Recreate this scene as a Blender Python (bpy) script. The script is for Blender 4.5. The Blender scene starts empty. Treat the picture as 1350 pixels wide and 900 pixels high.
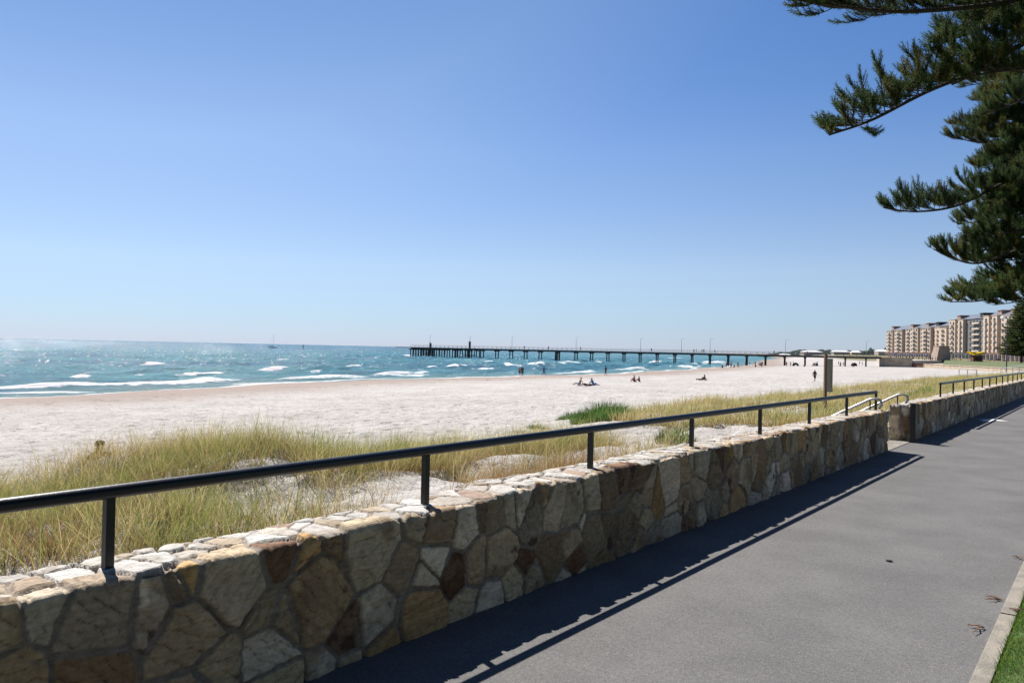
import bpy, bmesh, math, random
import numpy as np
from mathutils import Vector, Matrix, Euler

random.seed(7); rng = np.random.default_rng(7)
R = math.radians
S = bpy.context.scene
COL = S.collection

# ------------------------------------------------------------------ camera
TH = math.atan(794/1050); ST, CT = math.sin(TH), math.cos(TH)
EYE = 1.65; SEA = -3.35
cd = bpy.data.cameras.new('camera'); cam = bpy.data.objects.new('camera', cd); COL.objects.link(cam)
cd.sensor_width = 36; cd.lens = 28; cd.clip_start = 0.05; cd.clip_end = 80000
CM = Matrix.Rotation(TH, 4, 'Z') @ Matrix.Rotation(R(90.53), 4, 'X') @ Matrix.Rotation(R(1.17), 4, 'Z')
CM.translation = (0, 0, EYE); cam.matrix_world = CM
S.camera = cam

# ------------------------------------------------------------------ light
SUNV = Vector((-0.80, 0.30, 1.0)).normalized()
elev = math.asin(SUNV.z); rot = math.atan2(SUNV.x, SUNV.y)
w = bpy.data.worlds.new('World'); S.world = w; w.use_nodes = True
wn = w.node_tree.nodes; sky = wn.new('ShaderNodeTexSky'); sky.sky_type = 'NISHITA'; sky.sun_disc = False
sky.sun_elevation = elev; sky.sun_rotation = rot; sky.altitude = 3000; sky.air_density = 1.0; sky.dust_density = 0.0; sky.ozone_density = 6.0
# thin summer air near the horizon: the sky's colour is toned by elevation only
wl = w.node_tree.links; wtc = wn.new('ShaderNodeTexCoord'); wsp = wn.new('ShaderNodeSeparateXYZ'); wl.new(wtc.outputs['Generated'], wsp.inputs[0])
wr = wn.new('ShaderNodeValToRGB'); cr = wr.color_ramp; wl.new(wsp.outputs[2], wr.inputs[0])
for i, (pos, c) in enumerate(((0.0, (.31, .30, .38)), (.035, (.43, .385, .385)), (.10, (.70, .545, .45)), (.237, (.86, .67, .56)), (.40, (.74, .67, .61)), (1.0, (.65, .65, .63)))):
    e = cr.elements[i] if i < 2 else cr.elements.new(pos)
    e.position = pos; e.color = (*c, 1)
wm = wn.new('ShaderNodeMix'); wm.data_type = 'RGBA'; wm.blend_type = 'MULTIPLY'; wm.inputs[0].default_value = 1
wl.new(sky.outputs[0], wm.inputs[6]); wl.new(wr.outputs[0], wm.inputs[7]); 
wdp = wn.new('ShaderNodeVectorMath'); wdp.operation = 'DOT_PRODUCT'; wdp.inputs[1].default_value = SUNV; wl.new(wtc.outputs['Generated'], wdp.inputs[0])
wr2 = wn.new('ShaderNodeValToRGB'); wl.new(wdp.outputs['Value'], wr2.inputs[0]); cr2 = wr2.color_ramp
for i, (pos, c) in enumerate(((.50, (.52, .76, .97)), (.68, (.66, .83, .99)), (.80, (.98, 1, 1)), (.92, (.90, .93, .96)))):
    e = cr2.elements[i] if i < 2 else cr2.elements.new(pos)
    e.position = pos; e.color = (*c, 1)
wmr = wn.new('ShaderNodeMapRange'); wmr.interpolation_type = 'SMOOTHSTEP'; wl.new(wsp.outputs[2], wmr.inputs[0]); wmr.inputs[1].default_value = .04; wmr.inputs[2].default_value = .36
wm2 = wn.new('ShaderNodeMix'); wm2.data_type = 'RGBA'; wm2.blend_type = 'MULTIPLY'; wl.new(wmr.outputs[0], wm2.inputs[0]); wl.new(wm.outputs[2], wm2.inputs[6]); wl.new(wr2.outputs[0], wm2.inputs[7])
wl.new(wm2.outputs[2], wn['Background'].inputs[0]); wn['Background'].inputs[1].default_value = 0.12
sd = bpy.data.lights.new('sun', 'SUN'); sun = bpy.data.objects.new('sun', sd); COL.objects.link(sun)
sd.energy = 4.8; sd.angle = R(0.5); sd.color = (1.0, 0.95, 0.88)
sun.rotation_euler = (-SUNV).to_track_quat('-Z', 'Y').to_euler(); sun.location = (-20, 10, 40)
vs = S.view_settings; vs.view_transform = 'Standard'; vs.look = 'None'; vs.gamma = 1; vs.use_curve_mapping = False
vs.exposure = 1.0

# ------------------------------------------------------------------ helpers
def CZ(px, Z, z=0.0):
    X = (px-675)/1050*Z
    return Vector((-(Z*ST - X*CT), X*ST + Z*CT, z))
def AT(px, py, Z):
    v = CM.to_3x3() @ Vector(((px-675)/1050*Z, -(py-450)/1050*Z, -Z))
    return Vector((0, 0, EYE)) + v
def RAY(px, py, z):
    v = CM.to_3x3() @ Vector(((px-675)/1050, -(py-450)/1050, -1))
    return Vector((0, 0, EYE)) + v*((z-EYE)/v.z)

def _h(ix, iy, iz, seed):
    with np.errstate(over='ignore'):
        n = (ix.astype(np.int64)*374761393 + iy.astype(np.int64)*668265263 + iz.astype(np.int64)*2147483647 + seed*974634777) & 0xffffffff
        n = ((n ^ (n >> 13))*1274126177) & 0xffffffff
        n = ((n ^ (n >> 16))*2246822519) & 0xffffffff
        n = n ^ (n >> 15)
    return (n & 0xffffff)/float(0xffffff)
def vnoise(x, y, z=None, seed=0):
    x = np.asarray(x, float); y = np.asarray(y, float); z = np.zeros_like(x) if z is None else np.asarray(z, float)
    fx, fy, fz = np.floor(x), np.floor(y), np.floor(z)
    u, v, t = x-fx, y-fy, z-fz
    u = u*u*(3-2*u); v = v*v*(3-2*v); t = t*t*(3-2*t); r = 0
    for i in (0, 1):
        for j in (0, 1):
            for k in (0, 1):
                r = r + (u if i else 1-u)*(v if j else 1-v)*(t if k else 1-t)*_h(fx+i, fy+j, fz+k, seed)
    return r
def fbm(x, y, z=None, o=4, seed=0):
    r = 0; a = .5; t = 0; f = 1.0
    for i in range(o):
        r = r + a*vnoise(np.asarray(x)*f, np.asarray(y)*f, None if z is None else np.asarray(z)*f, seed+i*17); t += a; a *= .5; f *= 2.03
    return r/t
def sst(a, b, x):
    t = np.clip((x-a)/(b-a), 0, 1); return t*t*(3-2*t)

def mesh_np(name, V, quads=None, tris=None, col=None, attrs=None, smooth=False):
    me = bpy.data.meshes.new(name); V = np.asarray(V, np.float32)
    parts = []; starts = []; off = 0
    for F, k in ((quads, 4), (tris, 3)):
        if F is None or len(F) == 0: continue
        F = np.asarray(F, np.int32); parts.append(F.reshape(-1)); starts.append(np.arange(len(F), dtype=np.int32)*k + off); off += len(F)*k
    L = np.concatenate(parts); st = np.concatenate(starts)
    me.vertices.add(len(V)); me.vertices.foreach_set('co', V.reshape(-1))
    me.loops.add(len(L)); me.loops.foreach_set('vertex_index', L)
    me.polygons.add(len(st)); me.polygons.foreach_set('loop_start', st)
    me.update(calc_edges=True)
    if col is not None:
        c = np.ones((len(V), 4), np.float32); c[:, :3] = col
        me.attributes.new('Col', 'FLOAT_COLOR', 'POINT').data.foreach_set('color', c.reshape(-1))
    for k, v in (attrs or {}).items():
        me.attributes.new(k, 'FLOAT', 'POINT').data.foreach_set('value', np.asarray(v, np.float32))
    me.polygons.foreach_set('use_smooth', np.full(len(st), bool(smooth)))
    return me
def grid_quads(nu, nv):
    i = np.arange(nu*nv).reshape(nu, nv)
    return np.stack([i[:-1, :-1], i[1:, :-1], i[1:, 1:], i[:-1, 1:]], -1).reshape(-1, 4)

def link(name, me, m=None, parent=None, loc=None):
    o = bpy.data.objects.new(name, me); COL.objects.link(o)
    if m is not None and me is not None:
        me.materials.clear(); me.materials.append(m)
    if parent: o.parent = parent
    if loc is not None: o.location = loc
    return o
def tag(o, label=None, cat=None, group=None, kind=None):
    if label: o['label'] = label
    if cat: o['category'] = cat
    if group: o['group'] = group
    if kind: o['kind'] = kind
    return o
def thing(name, label, cat, loc=(0, 0, 0), rz=0, group=None):
    o = bpy.data.objects.new(name, None); COL.objects.link(o); o.empty_display_size = .2
    o.location = loc; o.rotation_euler = (0, 0, rz); return tag(o, label, cat, group)
KIDS = {}
def kids(o): return [c for c in COL.objects if c.parent == o]
def dup(o, loc=None, rz=None, label=None, parent=None, scale=None, _k=None):
    c = o.copy(); COL.objects.link(c)
    if loc is not None: c.location = loc
    if rz is not None: c.rotation_euler = (0, 0, rz)
    if scale is not None: c.scale = (scale,)*3
    if label: c['label'] = label
    if parent: c.parent = parent
    for ch in kids(o): dup(ch, parent=c)
    return c

class MB:
    def __init__(s): s.bm = bmesh.new()
    def box(s, c, size, M=None, bev=0):
        r = bmesh.ops.create_cube(s.bm, size=1); vv = r['verts']
        bmesh.ops.scale(s.bm, vec=size, verts=vv); bmesh.ops.translate(s.bm, vec=c, verts=vv)
        if bev:
            es = list({e for v in vv for e in v.link_edges})
            rr = bmesh.ops.bevel(s.bm, geom=es, offset=bev, segments=2, affect='EDGES', profile=.7); vv = list({v for f in rr['faces'] for v in f.verts} | {v for v in vv if v.is_valid})
        if M is not None: bmesh.ops.transform(s.bm, matrix=M, verts=vv)
        return s
    def tube(s, pts, rad, n=10, cap=True):
        pts = [Vector(p) for p in pts]; rad = rad if hasattr(rad, '__len__') else [rad]*len(pts); rings = []
        up = None
        for i, p in enumerate(pts):
            d = (pts[min(i+1, len(pts)-1)] - pts[max(i-1, 0)]).normalized()
            if up is None: up = Vector((0, 0, 1)) if abs(d.z) < .9 else Vector((1, 0, 0))
            x = d.cross(up).normalized(); y = x.cross(d).normalized(); up = y
            rings.append([s.bm.verts.new(p + (x*math.cos(6.2832*k/n) + y*math.sin(6.2832*k/n))*rad[i]) for k in range(n)])
        for a, b in zip(rings, rings[1:]):
            for k in range(n): s.bm.faces.new((a[k], a[(k+1) % n], b[(k+1) % n], b[k]))
        if cap:
            s.bm.faces.new(rings[0][::-1]); s.bm.faces.new(rings[-1])
        return s
    def prism(s, poly, z0, z1):
        lo = [s.bm.verts.new((x, y, z0)) for x, y in poly]; hi = [s.bm.verts.new((x, y, z1)) for x, y in poly]; n = len(poly)
        s.bm.faces.new(hi); s.bm.faces.new(lo[::-1])
        for k in range(n): s.bm.faces.new((lo[k], lo[(k+1) % n], hi[(k+1) % n], hi[k]))
        return s
    def mesh(s, name, smooth=False):
        bmesh.ops.recalc_face_normals(s.bm, faces=s.bm.faces[:])
        me = bpy.data.meshes.new(name); s.bm.to_mesh(me); s.bm.free()
        if smooth:
            me.polygons.foreach_set('use_smooth', [True]*len(me.polygons)); me.set_sharp_from_angle(angle=R(40))
        return me
    def build(s, name, m, parent=None, loc=None, smooth=False): return link(name, s.mesh(name, smooth), m, parent, loc)

# ------------------------------------------------------------------ materials
def newmat(name):
    m = bpy.data.materials.new(name); m.use_nodes = True; nt = m.node_tree
    return m, nt, nt.nodes['Principled BSDF'], nt.nodes['Material Output']
def nd(nt, t, ins=None, **kw):
    n = nt.nodes.new('ShaderNode'+t)
    for k, v in kw.items(): setattr(n, k, v)
    for k, v in (ins or {}).items():
        if hasattr(v, 'links') or isinstance(v, bpy.types.NodeSocket): nt.links.new(v, n.inputs[k])
        else: n.inputs[k].default_value = v
    return n
def c4(c): return (c[0], c[1], c[2], 1)
def mixc(nt, f, a, b, mode='MIX'):
    n = nt.nodes.new('ShaderNodeMix'); n.data_type = 'RGBA'; n.blend_type = mode
    for i, v in ((0, f), (6, a), (7, b)):
        if isinstance(v, bpy.types.NodeSocket): nt.links.new(v, n.inputs[i])
        else: n.inputs[i].default_value = v if i == 0 else c4(v)
    return n.outputs[2]
def mth(nt, op, a, b=0.0, c=0.0, clamp=False):
    n = nt.nodes.new('ShaderNodeMath'); n.operation = op; n.use_clamp = clamp
    for i, v in enumerate((a, b, c)):
        if isinstance(v, bpy.types.NodeSocket): nt.links.new(v, n.inputs[i])
        else: n.inputs[i].default_value = v
    return n.outputs[0]
def remap(nt, v, a, b, c=0., d=1., smooth=True):
    n = nd(nt, 'MapRange', {0: v, 1: a, 2: b, 3: c, 4: d}, interpolation_type='SMOOTHSTEP' if smooth else 'LINEAR'); return n.outputs[0]
def simple(name, c1, c2=None, scale=4, rough=.6, metal=0, bump=0, bscale=None, stretch=None, spec=.4):
    m, nt, b, out = newmat(name)
    b.inputs['Roughness'].default_value = rough; b.inputs['Metallic'].default_value = metal; b.inputs['Specular IOR Level'].default_value = spec
    tc = nd(nt, 'TexCoord').outputs['Object']
    if stretch: tc = nd(nt, 'Mapping', {0: tc, 'Scale': stretch}).outputs[0]
    nz = nd(nt, 'TexNoise', {'Vector': tc, 'Scale': scale, 'Detail': 5, 'Roughness': .6})
    if c2 is None: c2 = tuple(x*.75 for x in c1)
    nt.links.new(mixc(nt, remap(nt, nz.outputs[0], .35, .65), c1, c2), b.inputs['Base Color'])
    if bump:
        n2 = nd(nt, 'TexNoise', {'Vector': tc, 'Scale': bscale or scale*4, 'Detail': 4})
        bp = nd(nt, 'Bump', {'Strength': bump, 'Height': n2.outputs[0], 'Distance': .02}); nt.links.new(bp.outputs[0], b.inputs['Normal'])
    return m
def leafmat(name, trans=.4, rough=.6, tint=(1, 1, 1)):
    m, nt, b, out = newmat(name); nt.nodes.remove(b)
    at = nd(nt, 'Attribute', attribute_name='Col')
    col = mixc(nt, 1.0, at.outputs[0], tint, 'MULTIPLY')
    d = nd(nt, 'BsdfPrincipled', {'Base Color': col, 'Roughness': rough, 'Specular IOR Level': .12}); t = nd(nt, 'BsdfTranslucent', {'Color': col})
    mx = nd(nt, 'MixShader', {0: trans, 1: d.outputs[0], 2: t.outputs[0]}); nt.links.new(mx.outputs[0], out.inputs[0]); return m

def stone_mat():
    m, nt, b, out = newmat('stone')
    at = nd(nt, 'Attribute', attribute_name='Col'); tc = nd(nt, 'TexCoord').outputs['Object']
    n1 = nd(nt, 'TexNoise', {'Vector': tc, 'Scale': 26, 'Detail': 7, 'Roughness': .7})
    mp = nd(nt, 'Mapping', {0: tc, 'Scale': (60, 9, 70), 'Rotation': (.3, .2, .1)})
    n3 = nd(nt, 'TexNoise', {'Vector': mp.outputs[0], 'Scale': 1, 'Detail': 5})
    f = mth(nt, 'ADD', mth(nt, 'MULTIPLY', remap(nt, n1.outputs[0], .3, .7, .62, 1.28), .6), mth(nt, 'MULTIPLY', remap(nt, n3.outputs[0], .3, .7, .7, 1.25), .4))
    g = nd(nt, 'CombineColor', {0: f, 1: f, 2: f})
    nt.links.new(mixc(nt, 1.0, at.outputs[0], g.outputs[0], 'MULTIPLY'), b.inputs['Base Color'])
    b.inputs['Roughness'].default_value = .85; b.inputs['Specular IOR Level'].default_value = .25
    n2 = nd(nt, 'TexNoise', {'Vector': tc, 'Scale': 70, 'Detail': 6, 'Roughness': .65})
    hh = mth(nt, 'ADD', n2.outputs[0], mth(nt, 'MULTIPLY', n3.outputs[0], .8))
    bp = nd(nt, 'Bump', {'Strength': .6, 'Distance': .012, 'Height': hh}); nt.links.new(bp.outputs[0], b.inputs['Normal']); return m

def asphalt_mat():
    m, nt, b, out = newmat('asphalt'); tc = nd(nt, 'TexCoord').outputs['Object']
    v = nd(nt, 'TexVoronoi', {'Vector': tc, 'Scale': 170, 'Randomness': 1.0})
    sep = nd(nt, 'SeparateColor', {0: v.outputs['Color']})
    n0 = nd(nt, 'TexNoise', {'Vector': tc, 'Scale': 1.1, 'Detail': 5, 'Roughness': .62})
    n1 = nd(nt, 'TexNoise', {'Vector': tc, 'Scale': 38, 'Detail': 4, 'Roughness': .7})
    speck = remap(nt, sep.outputs[0], .72, 1.0, 0, .5)
    c = mixc(nt, remap(nt, n0.outputs[0], .3, .7), (.088, .086, .086), (.124, .121, .120))
    c = mixc(nt, mth(nt, 'MULTIPLY', remap(nt, n1.outputs[0], .42, .72), .55), c, (.045, .045, .047))
    c = mixc(nt, speck, c, (.22, .205, .195))
    nt.links.new(c, b.inputs['Base Color']); b.inputs['Roughness'].default_value = .85; b.inputs['Specular IOR Level'].default_value = .3
    bp = nd(nt, 'Bump', {'Strength': .55, 'Distance': .004, 'Height': v.outputs['Distance']}); nt.links.new(bp.outputs[0], b.inputs['Normal']); return m

def sand_mat():
    m, nt, b, out = newmat('sand'); tc = nd(nt, 'TexCoord').outputs['Object']
    off = nd(nt, 'Attribute', attribute_name='shore').outputs['Fac']; veg = nd(nt, 'Attribute', attribute_name='veg').outputs['Fac']
    n0 = nd(nt, 'TexNoise', {'Vector': tc, 'Scale': .22, 'Detail': 6, 'Roughness': .6}).outputs[0]
    n1 = nd(nt, 'TexNoise', {'Vector': tc, 'Scale': 2.6, 'Detail': 6, 'Roughness': .7}).outputs[0]
    n2 = nd(nt, 'TexNoise', {'Vector': tc, 'Scale': 14, 'Detail': 5, 'Roughness': .7}).outputs[0]
    c = mixc(nt, remap(nt, n0, .35, .65), (.405, .385, .365), (.34, .318, .30))
    c = mixc(nt, mth(nt, 'MULTIPLY', remap(nt, n1, .46, .72), .55), c, (.235, .205, .185))
    wn_ = mth(nt, 'ADD', off, mth(nt, 'MULTIPLY', mth(nt, 'SUBTRACT', n0, .5), 14))
    wet = remap(nt, wn_, 7, 24, 1, 0)
    c = mixc(nt, mth(nt, 'MULTIPLY', wet, .85), c, (.235, .18, .15))
    weed = mth(nt, 'MULTIPLY', remap(nt, mth(nt, 'ABSOLUTE', mth(nt, 'SUBTRACT', wn_, 13)), 0, 5, 1, 0), remap(nt, nd(nt, 'TexNoise', {'Vector': nd(nt, 'Mapping', {0: tc, 'Scale': (1.2, .35, 1)}).outputs[0], 'Scale': 1.0, 'Detail': 6, 'Roughness': .75}).outputs[0], .54, .64))
    c = mixc(nt, mth(nt, 'MULTIPLY', weed, .8), c, (.11, .075, .055))
    # line of dried weed specks
    mp = nd(nt, 'Mapping', {0: tc, 'Scale': (1.6, .45, 1)}); n3 = nd(nt, 'TexNoise', {'Vector': mp.outputs[0], 'Scale': 1.3, 'Detail': 6, 'Roughness': .75}).outputs[0]
    sp = mth(nt, 'MULTIPLY', remap(nt, n3, .62, .70), .75); c = mixc(nt, sp, c, (.15, .105, .08))
    n6 = nd(nt, 'TexNoise', {'Vector': nd(nt, 'Mapping', {0: tc, 'Scale': (2.2, 2.2, 1)}).outputs[0], 'Scale': 2.2, 'Detail': 5, 'Roughness': .7}).outputs[0]
    c = mixc(nt, mth(nt, 'MULTIPLY', remap(nt, n6, .56, .65), .65), c, (.14, .11, .09))
    gn = mixc(nt, remap(nt, n1, .35, .65), (.10, .10, .05), (.20, .17, .10))
    c = mixc(nt, remap(nt, mth(nt, 'ADD', veg, mth(nt, 'MULTIPLY', mth(nt, 'SUBTRACT', n1, .5), .9)), .35, .75), c, gn)
    nt.links.new(c, b.inputs['Base Color']); b.inputs['Roughness'].default_value = .9; b.inputs['Specular IOR Level'].default_value = .15
    hh = mth(nt, 'ADD', n2, mth(nt, 'MULTIPLY', n1, 3.0))
    bp = nd(nt, 'Bump', {'Strength': .75, 'Distance': .05, 'Height': hh}); nt.links.new(bp.outputs[0], b.inputs['Normal']); return m

def sea_mat():
    m, nt, b, out = newmat('sea_water'); tc = nd(nt, 'TexCoord').outputs['Object']
    d = nd(nt, 'Attribute', attribute_name='offshore').outputs['Fac']; fo = nd(nt, 'Attribute', attribute_name='foam').outputs['Fac']
    dist = nd(nt, 'CameraData').outputs['View Distance'] if False else d
    mp = nd(nt, 'Mapping', {0: tc, 'Scale': (1.0, .42, 1), 'Rotation': (0, 0, R(-8))}).outputs[0]
    n1 = nd(nt, 'TexNoise', {'Vector': mp, 'Scale': .55, 'Detail': 8, 'Roughness': .62}).outputs[0]
    n2 = nd(nt, 'TexNoise', {'Vector': mp, 'Scale': .11, 'Detail': 7, 'Roughness': .6}).outputs[0]
    n3 = nd(nt, 'TexNoise', {'Vector': mp, 'Scale': .02, 'Detail': 5, 'Roughness': .55}).outputs[0]
    far = remap(nt, d, 60, 700)
    c = mixc(nt, far, (.068, .190, .222), (.030, .094, .160))
    c = mixc(nt, remap(nt, n3, .4, .62), c, (.044, .135, .185))
    c = mixc(nt, mth(nt, 'MULTIPLY', remap(nt, d, 18, 0), .75), c, (.13, .20, .195))
    # foam: breakers from the attribute, white caps from noise, painted sun sparkle on top
    fn = nd(nt, 'TexNoise', {'Vector': mp, 'Scale': 1.7, 'Detail': 7, 'Roughness': .7}).outputs[0]
    f1 = remap(nt, mth(nt, 'ADD', fo, mth(nt, 'MULTIPLY', mth(nt, 'SUBTRACT', fn, .5), 1.3)), .38, .6)
    caps = mth(nt, 'MULTIPLY', remap(nt, n2, .68, .74), remap(nt, n1, .50, .60))
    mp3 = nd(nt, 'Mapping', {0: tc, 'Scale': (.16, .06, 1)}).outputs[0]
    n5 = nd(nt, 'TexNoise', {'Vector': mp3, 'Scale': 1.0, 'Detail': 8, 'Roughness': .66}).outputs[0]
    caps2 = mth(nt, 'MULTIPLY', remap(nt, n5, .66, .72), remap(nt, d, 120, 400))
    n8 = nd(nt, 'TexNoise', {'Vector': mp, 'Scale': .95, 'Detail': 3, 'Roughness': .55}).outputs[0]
    glint_fleck = mth(nt, 'MULTIPLY', remap(nt, n8, .66, .71), remap(nt, d, 10, 30, 0, .8)); f1 = mth(nt, 'MAXIMUM', f1, glint_fleck)  # small foam-coloured flecks paint the sun's glints on the water
    glint_rot = nd(nt, 'Mapping', {0: tc, 'Rotation': (0, 0, R(-140))}).outputs[0]   # sun sparkle painted as pale streaks stretched along the view
    for L_, W_, t0, t1, d0, d1, amp in ((7, .7, .635, .69, 25, 70, .8), (26, 1.3, .63, .69, 90, 200, .8), (90, 2.6, .63, .70, 300, 700, .75)):
        q = nd(nt, 'TexNoise', {'Vector': nd(nt, 'Mapping', {0: glint_rot, 'Scale': (1/L_, 1/W_, 1)}).outputs[0], 'Scale': 1.0, 'Detail': 3, 'Roughness': .6}).outputs[0]
        f1 = mth(nt, 'MAXIMUM', f1, mth(nt, 'MULTIPLY', remap(nt, q, t0, t1), remap(nt, d, d0, d1, 0, amp)))
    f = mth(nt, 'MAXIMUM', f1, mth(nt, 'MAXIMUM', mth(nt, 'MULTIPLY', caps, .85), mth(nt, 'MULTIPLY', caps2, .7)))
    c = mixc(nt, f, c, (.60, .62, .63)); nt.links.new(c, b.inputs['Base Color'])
    n7 = nd(nt, 'TexNoise', {'Vector': mp, 'Scale': 1.5, 'Detail': 3, 'Roughness': .5}).outputs[0]
    hh = mth(nt, 'ADD', mth(nt, 'ADD', mth(nt, 'MULTIPLY', n1, 1.0), mth(nt, 'MULTIPLY', n7, .12)), mth(nt, 'MULTIPLY', n2, 2.6))
    bp = nd(nt, 'Bump', {'Strength': 1.0, 'Distance': 1.7, 'Height': hh}).outputs[0]
    b.inputs['Roughness'].default_value = .9; b.inputs['Specular IOR Level'].default_value = 0; nt.links.new(bp, b.inputs['Normal'])
    fr = nd(nt, 'Fresnel', {'IOR': 1.33, 'Normal': bp}).outputs[0]
    fr = mth(nt, 'MULTIPLY', mth(nt, 'MINIMUM', fr, .30), mth(nt, 'SUBTRACT', 1.0, f))
    gl = nd(nt, 'BsdfGlossy', {'Color': (1, 1, 1, 1), 'Roughness': .09, 'Normal': bp})
    mx = nd(nt, 'MixShader', {0: fr, 1: b.outputs[0], 2: gl.outputs[0]}); nt.links.new(mx.outputs[0], out.inputs[0]); return m

M = {}
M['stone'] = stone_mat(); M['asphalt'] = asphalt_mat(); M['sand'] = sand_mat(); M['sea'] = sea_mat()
M['rail'] = simple('dark_painted_steel', (.005, .0065, .010), (.008, .010, .014), 8, .36, 0, .05, 60)
M['steel'] = simple('galvanised_steel', (.40, .40, .40), (.30, .30, .31), 12, .45, .7)
M['concrete'] = simple('concrete', (.24, .215, .18), (.165, .15, .128), 7, .9, 0, .4, 70)
M['pave'] = simple('pale_concrete', (.40, .35, .30), (.33, .29, .25), .4, .9)
M['lawn'] = simple('lawn_soil', (.045, .085, .018), (.065, .10, .025), 9, .95, 0, .8, 60)
M['paint'] = simple('worn_white_paint', (.75, .75, .73), (.5, .5, .49), 9, .8)
M['blade'] = leafmat('dune_grass_blade', .42); M['turf'] = leafmat('turf_blade', .35); M['needle'] = leafmat('pine_needle', .24, .75)
M['bark'] = simple('bark', (.075, .055, .042), (.035, .026, .02), 14, .9, 0, .8, 40)
M['timber'] = simple('weathered_timber', (.085, .062, .048), (.05, .038, .032), 2, .85, 0, .4, 10)
M['deck'] = simple('jetty_concrete', (.17, .165, .155), (.11, .108, .105), .6, .9)
M['pile'] = simple('jetty_pile', (.060, .055, .050), (.03, .028, .027), 1, .85)
M['postwood'] = simple('post_timber', (.20, .115, .07), (.13, .075, .05), 5, .8, stretch=(6, 6, .6))
M['board'] = simple('grey_green_board', (.20, .20, .15), (.15, .155, .12), 5, .6)
M['white'] = simple('white_paint', (.78, .78, .77), (.68, .68, .68), 2, .6)
M['letter'] = simple('sign_lettering', (.52, .50, .42), None, 6, .7)
M['cream'] = simple('cream_render', (.50, .41, .33), (.43, .35, .28), .25, .9)
M['pink'] = simple('pink_brick', (.30, .205, .165), (.25, .165, .13), .3, .9)
M['roof'] = simple('grey_metal_roof', (.14, .155, .18), (.10, .115, .135), .3, .45, .2)
M['glass'] = simple('window_glass', (.035, .045, .055), (.02, .026, .032), .5, .12, 0, spec=.5)
M['dark'] = simple('dark_trim', (.03, .03, .032), None, 1, .7)
M['redbrown'] = simple('red_brown_brick', (.17, .085, .062), (.12, .06, .045), .5, .9)
M['rocktan'] = simple('tan_stone_blocks', (.42, .34, .25), (.30, .24, .175), .8, .95, 0, .6, 2)
M['yellow'] = simple('yellow_canvas', (.78, .60, .015), (.72, .54, .012), 1, .6)
M['skin1'] = simple('tanned_skin', (.36, .19, .12), (.31, .16, .10), 6, .55); M['skin2'] = simple('pale_skin', (.52, .33, .25), (.46, .28, .21), 6, .55)
M['hair'] = simple('dark_brown_hair', (.03, .018, .012), (.018, .011, .008), 30, .9, spec=.1)
for k, c in dict(black=(.014, .014, .018), navy=(.02, .03, .085), red=(.32, .035, .03), white=(.72, .71, .69), blue=(.06, .16, .36), maroon=(.14, .035, .035), grey=(.2, .2, .21), teal=(.04, .2, .2)).items():
    M['cloth_'+k] = simple(k+'_cloth', c, None, 10, .85)

# ------------------------------------------------------------------ terrain
SH_S = [-4000, -200, 0, 27, 54, 94, 119, 142, 205, 342, 600, 1000, 1500, 2500, 5000, 40000]
SH_A = [60, 62, 68, 74, 82, 88, 87, 86, 97, 127, 215, 335, 520, 950, 2000, 15000]
def shore(s): return np.interp(s, SH_S, SH_A) + 1.2*np.sin(np.asarray(s)*.11) + .8*np.sin(np.asarray(s)*.31+1)
D1 = ([3.0, 3.53, 5, 7, 9, 10.5, 12.5, 16, 22, 30, 40, 60, 100], [.36, .36, .34, .22, .02, -.42, -1.0, -1.5, -1.9, -2.3, -2.65, -3.6, -6])
D2 = ([3.0, 3.53, 6, 9, 13, 15, 18, 24, 40, 60, 100], [.30, .28, .05, -.20, -.45, -.8, -1.4, -2.0, -2.65, -3.6, -6])
def land_z(a, s):
    a = np.asarray(a, float); s = np.asarray(s, float); d = shore(s) - a
    beach = SEA + np.where(d > 0, .30*(1-np.exp(-np.maximum(d, 0)/7)) + .0115*np.minimum(np.maximum(d, 0), 120), d*.06)
    t = sst(10.5, 18, s); dune = np.interp(a, *D1)*(1-t) + np.interp(a, *D2)*t
    dune = dune + (fbm(a*.5, s*.5, o=3, seed=3)-.5)*.45*sst(3.6, 5.2, a)*(1-sst(12, 20, a))
    dune = dune + np.interp(s, [-2, 2.2, 3.3, 4.3, 5.5, 6.2, 7.0, 7.7, 8.5, 10.3, 13], [.0, .0, .05, .27, .38, .18, -.16, -.10, -.08, -.20, 0])*sst(5.6, 7.6, a)*sst(12.5, 10.2, a)
    k = .18; z = np.log(np.exp(np.clip(beach/k, -200, 60)) + np.exp(np.clip(dune/k, -200, 60)))*k
    gapm = sst(15.0, 15.25, s)*sst(17.3, 17.0, s)*sst(9, 6, a); z = z*(1-gapm) + gapm*np.minimum(z, -.08-.16*np.maximum(a-3.4, 0))
    hump = 4.2*sst(430, 620, s)*sst(5, 60, d)*(.5+.8*fbm(a*.02, s*.012, o=3, seed=9))
    z = z + hump*(a > -50)
    far = sst(60, 140, s)*0
    return z + far
def graded(segs):
    out = [segs[0][0]]
    for a, b, h0, h1 in [(x[0], x[1], x[2], x[3]) for x in segs]:
        x = a; n = 0; L = b-a
        while x < b-1e-6:
            h = h0 + (h1-h0)*((x-a)/L); x += h; out.append(min(x, b))
    return np.unique(np.round(np.array(out), 4))
aa = graded([(3.3, 40, .10, .19), (40, 60, .19, .6), (60, 170, .6, 1.5), (170, 900, 2, 60), (900, 40000, 60, 6000)])
ss = graded([(-60, -2, 6, .3), (-2, 40, .10, .19), (40, 120, .19, 1.3), (120, 700, 1.3, 9), (700, 3000, 10, 250), (3000, 40000, 250, 6000)])
A_, S_ = np.meshgrid(aa, ss, indexing='ij')
Zt = land_z(A_, S_); dsh = shore(S_) - A_
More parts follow.
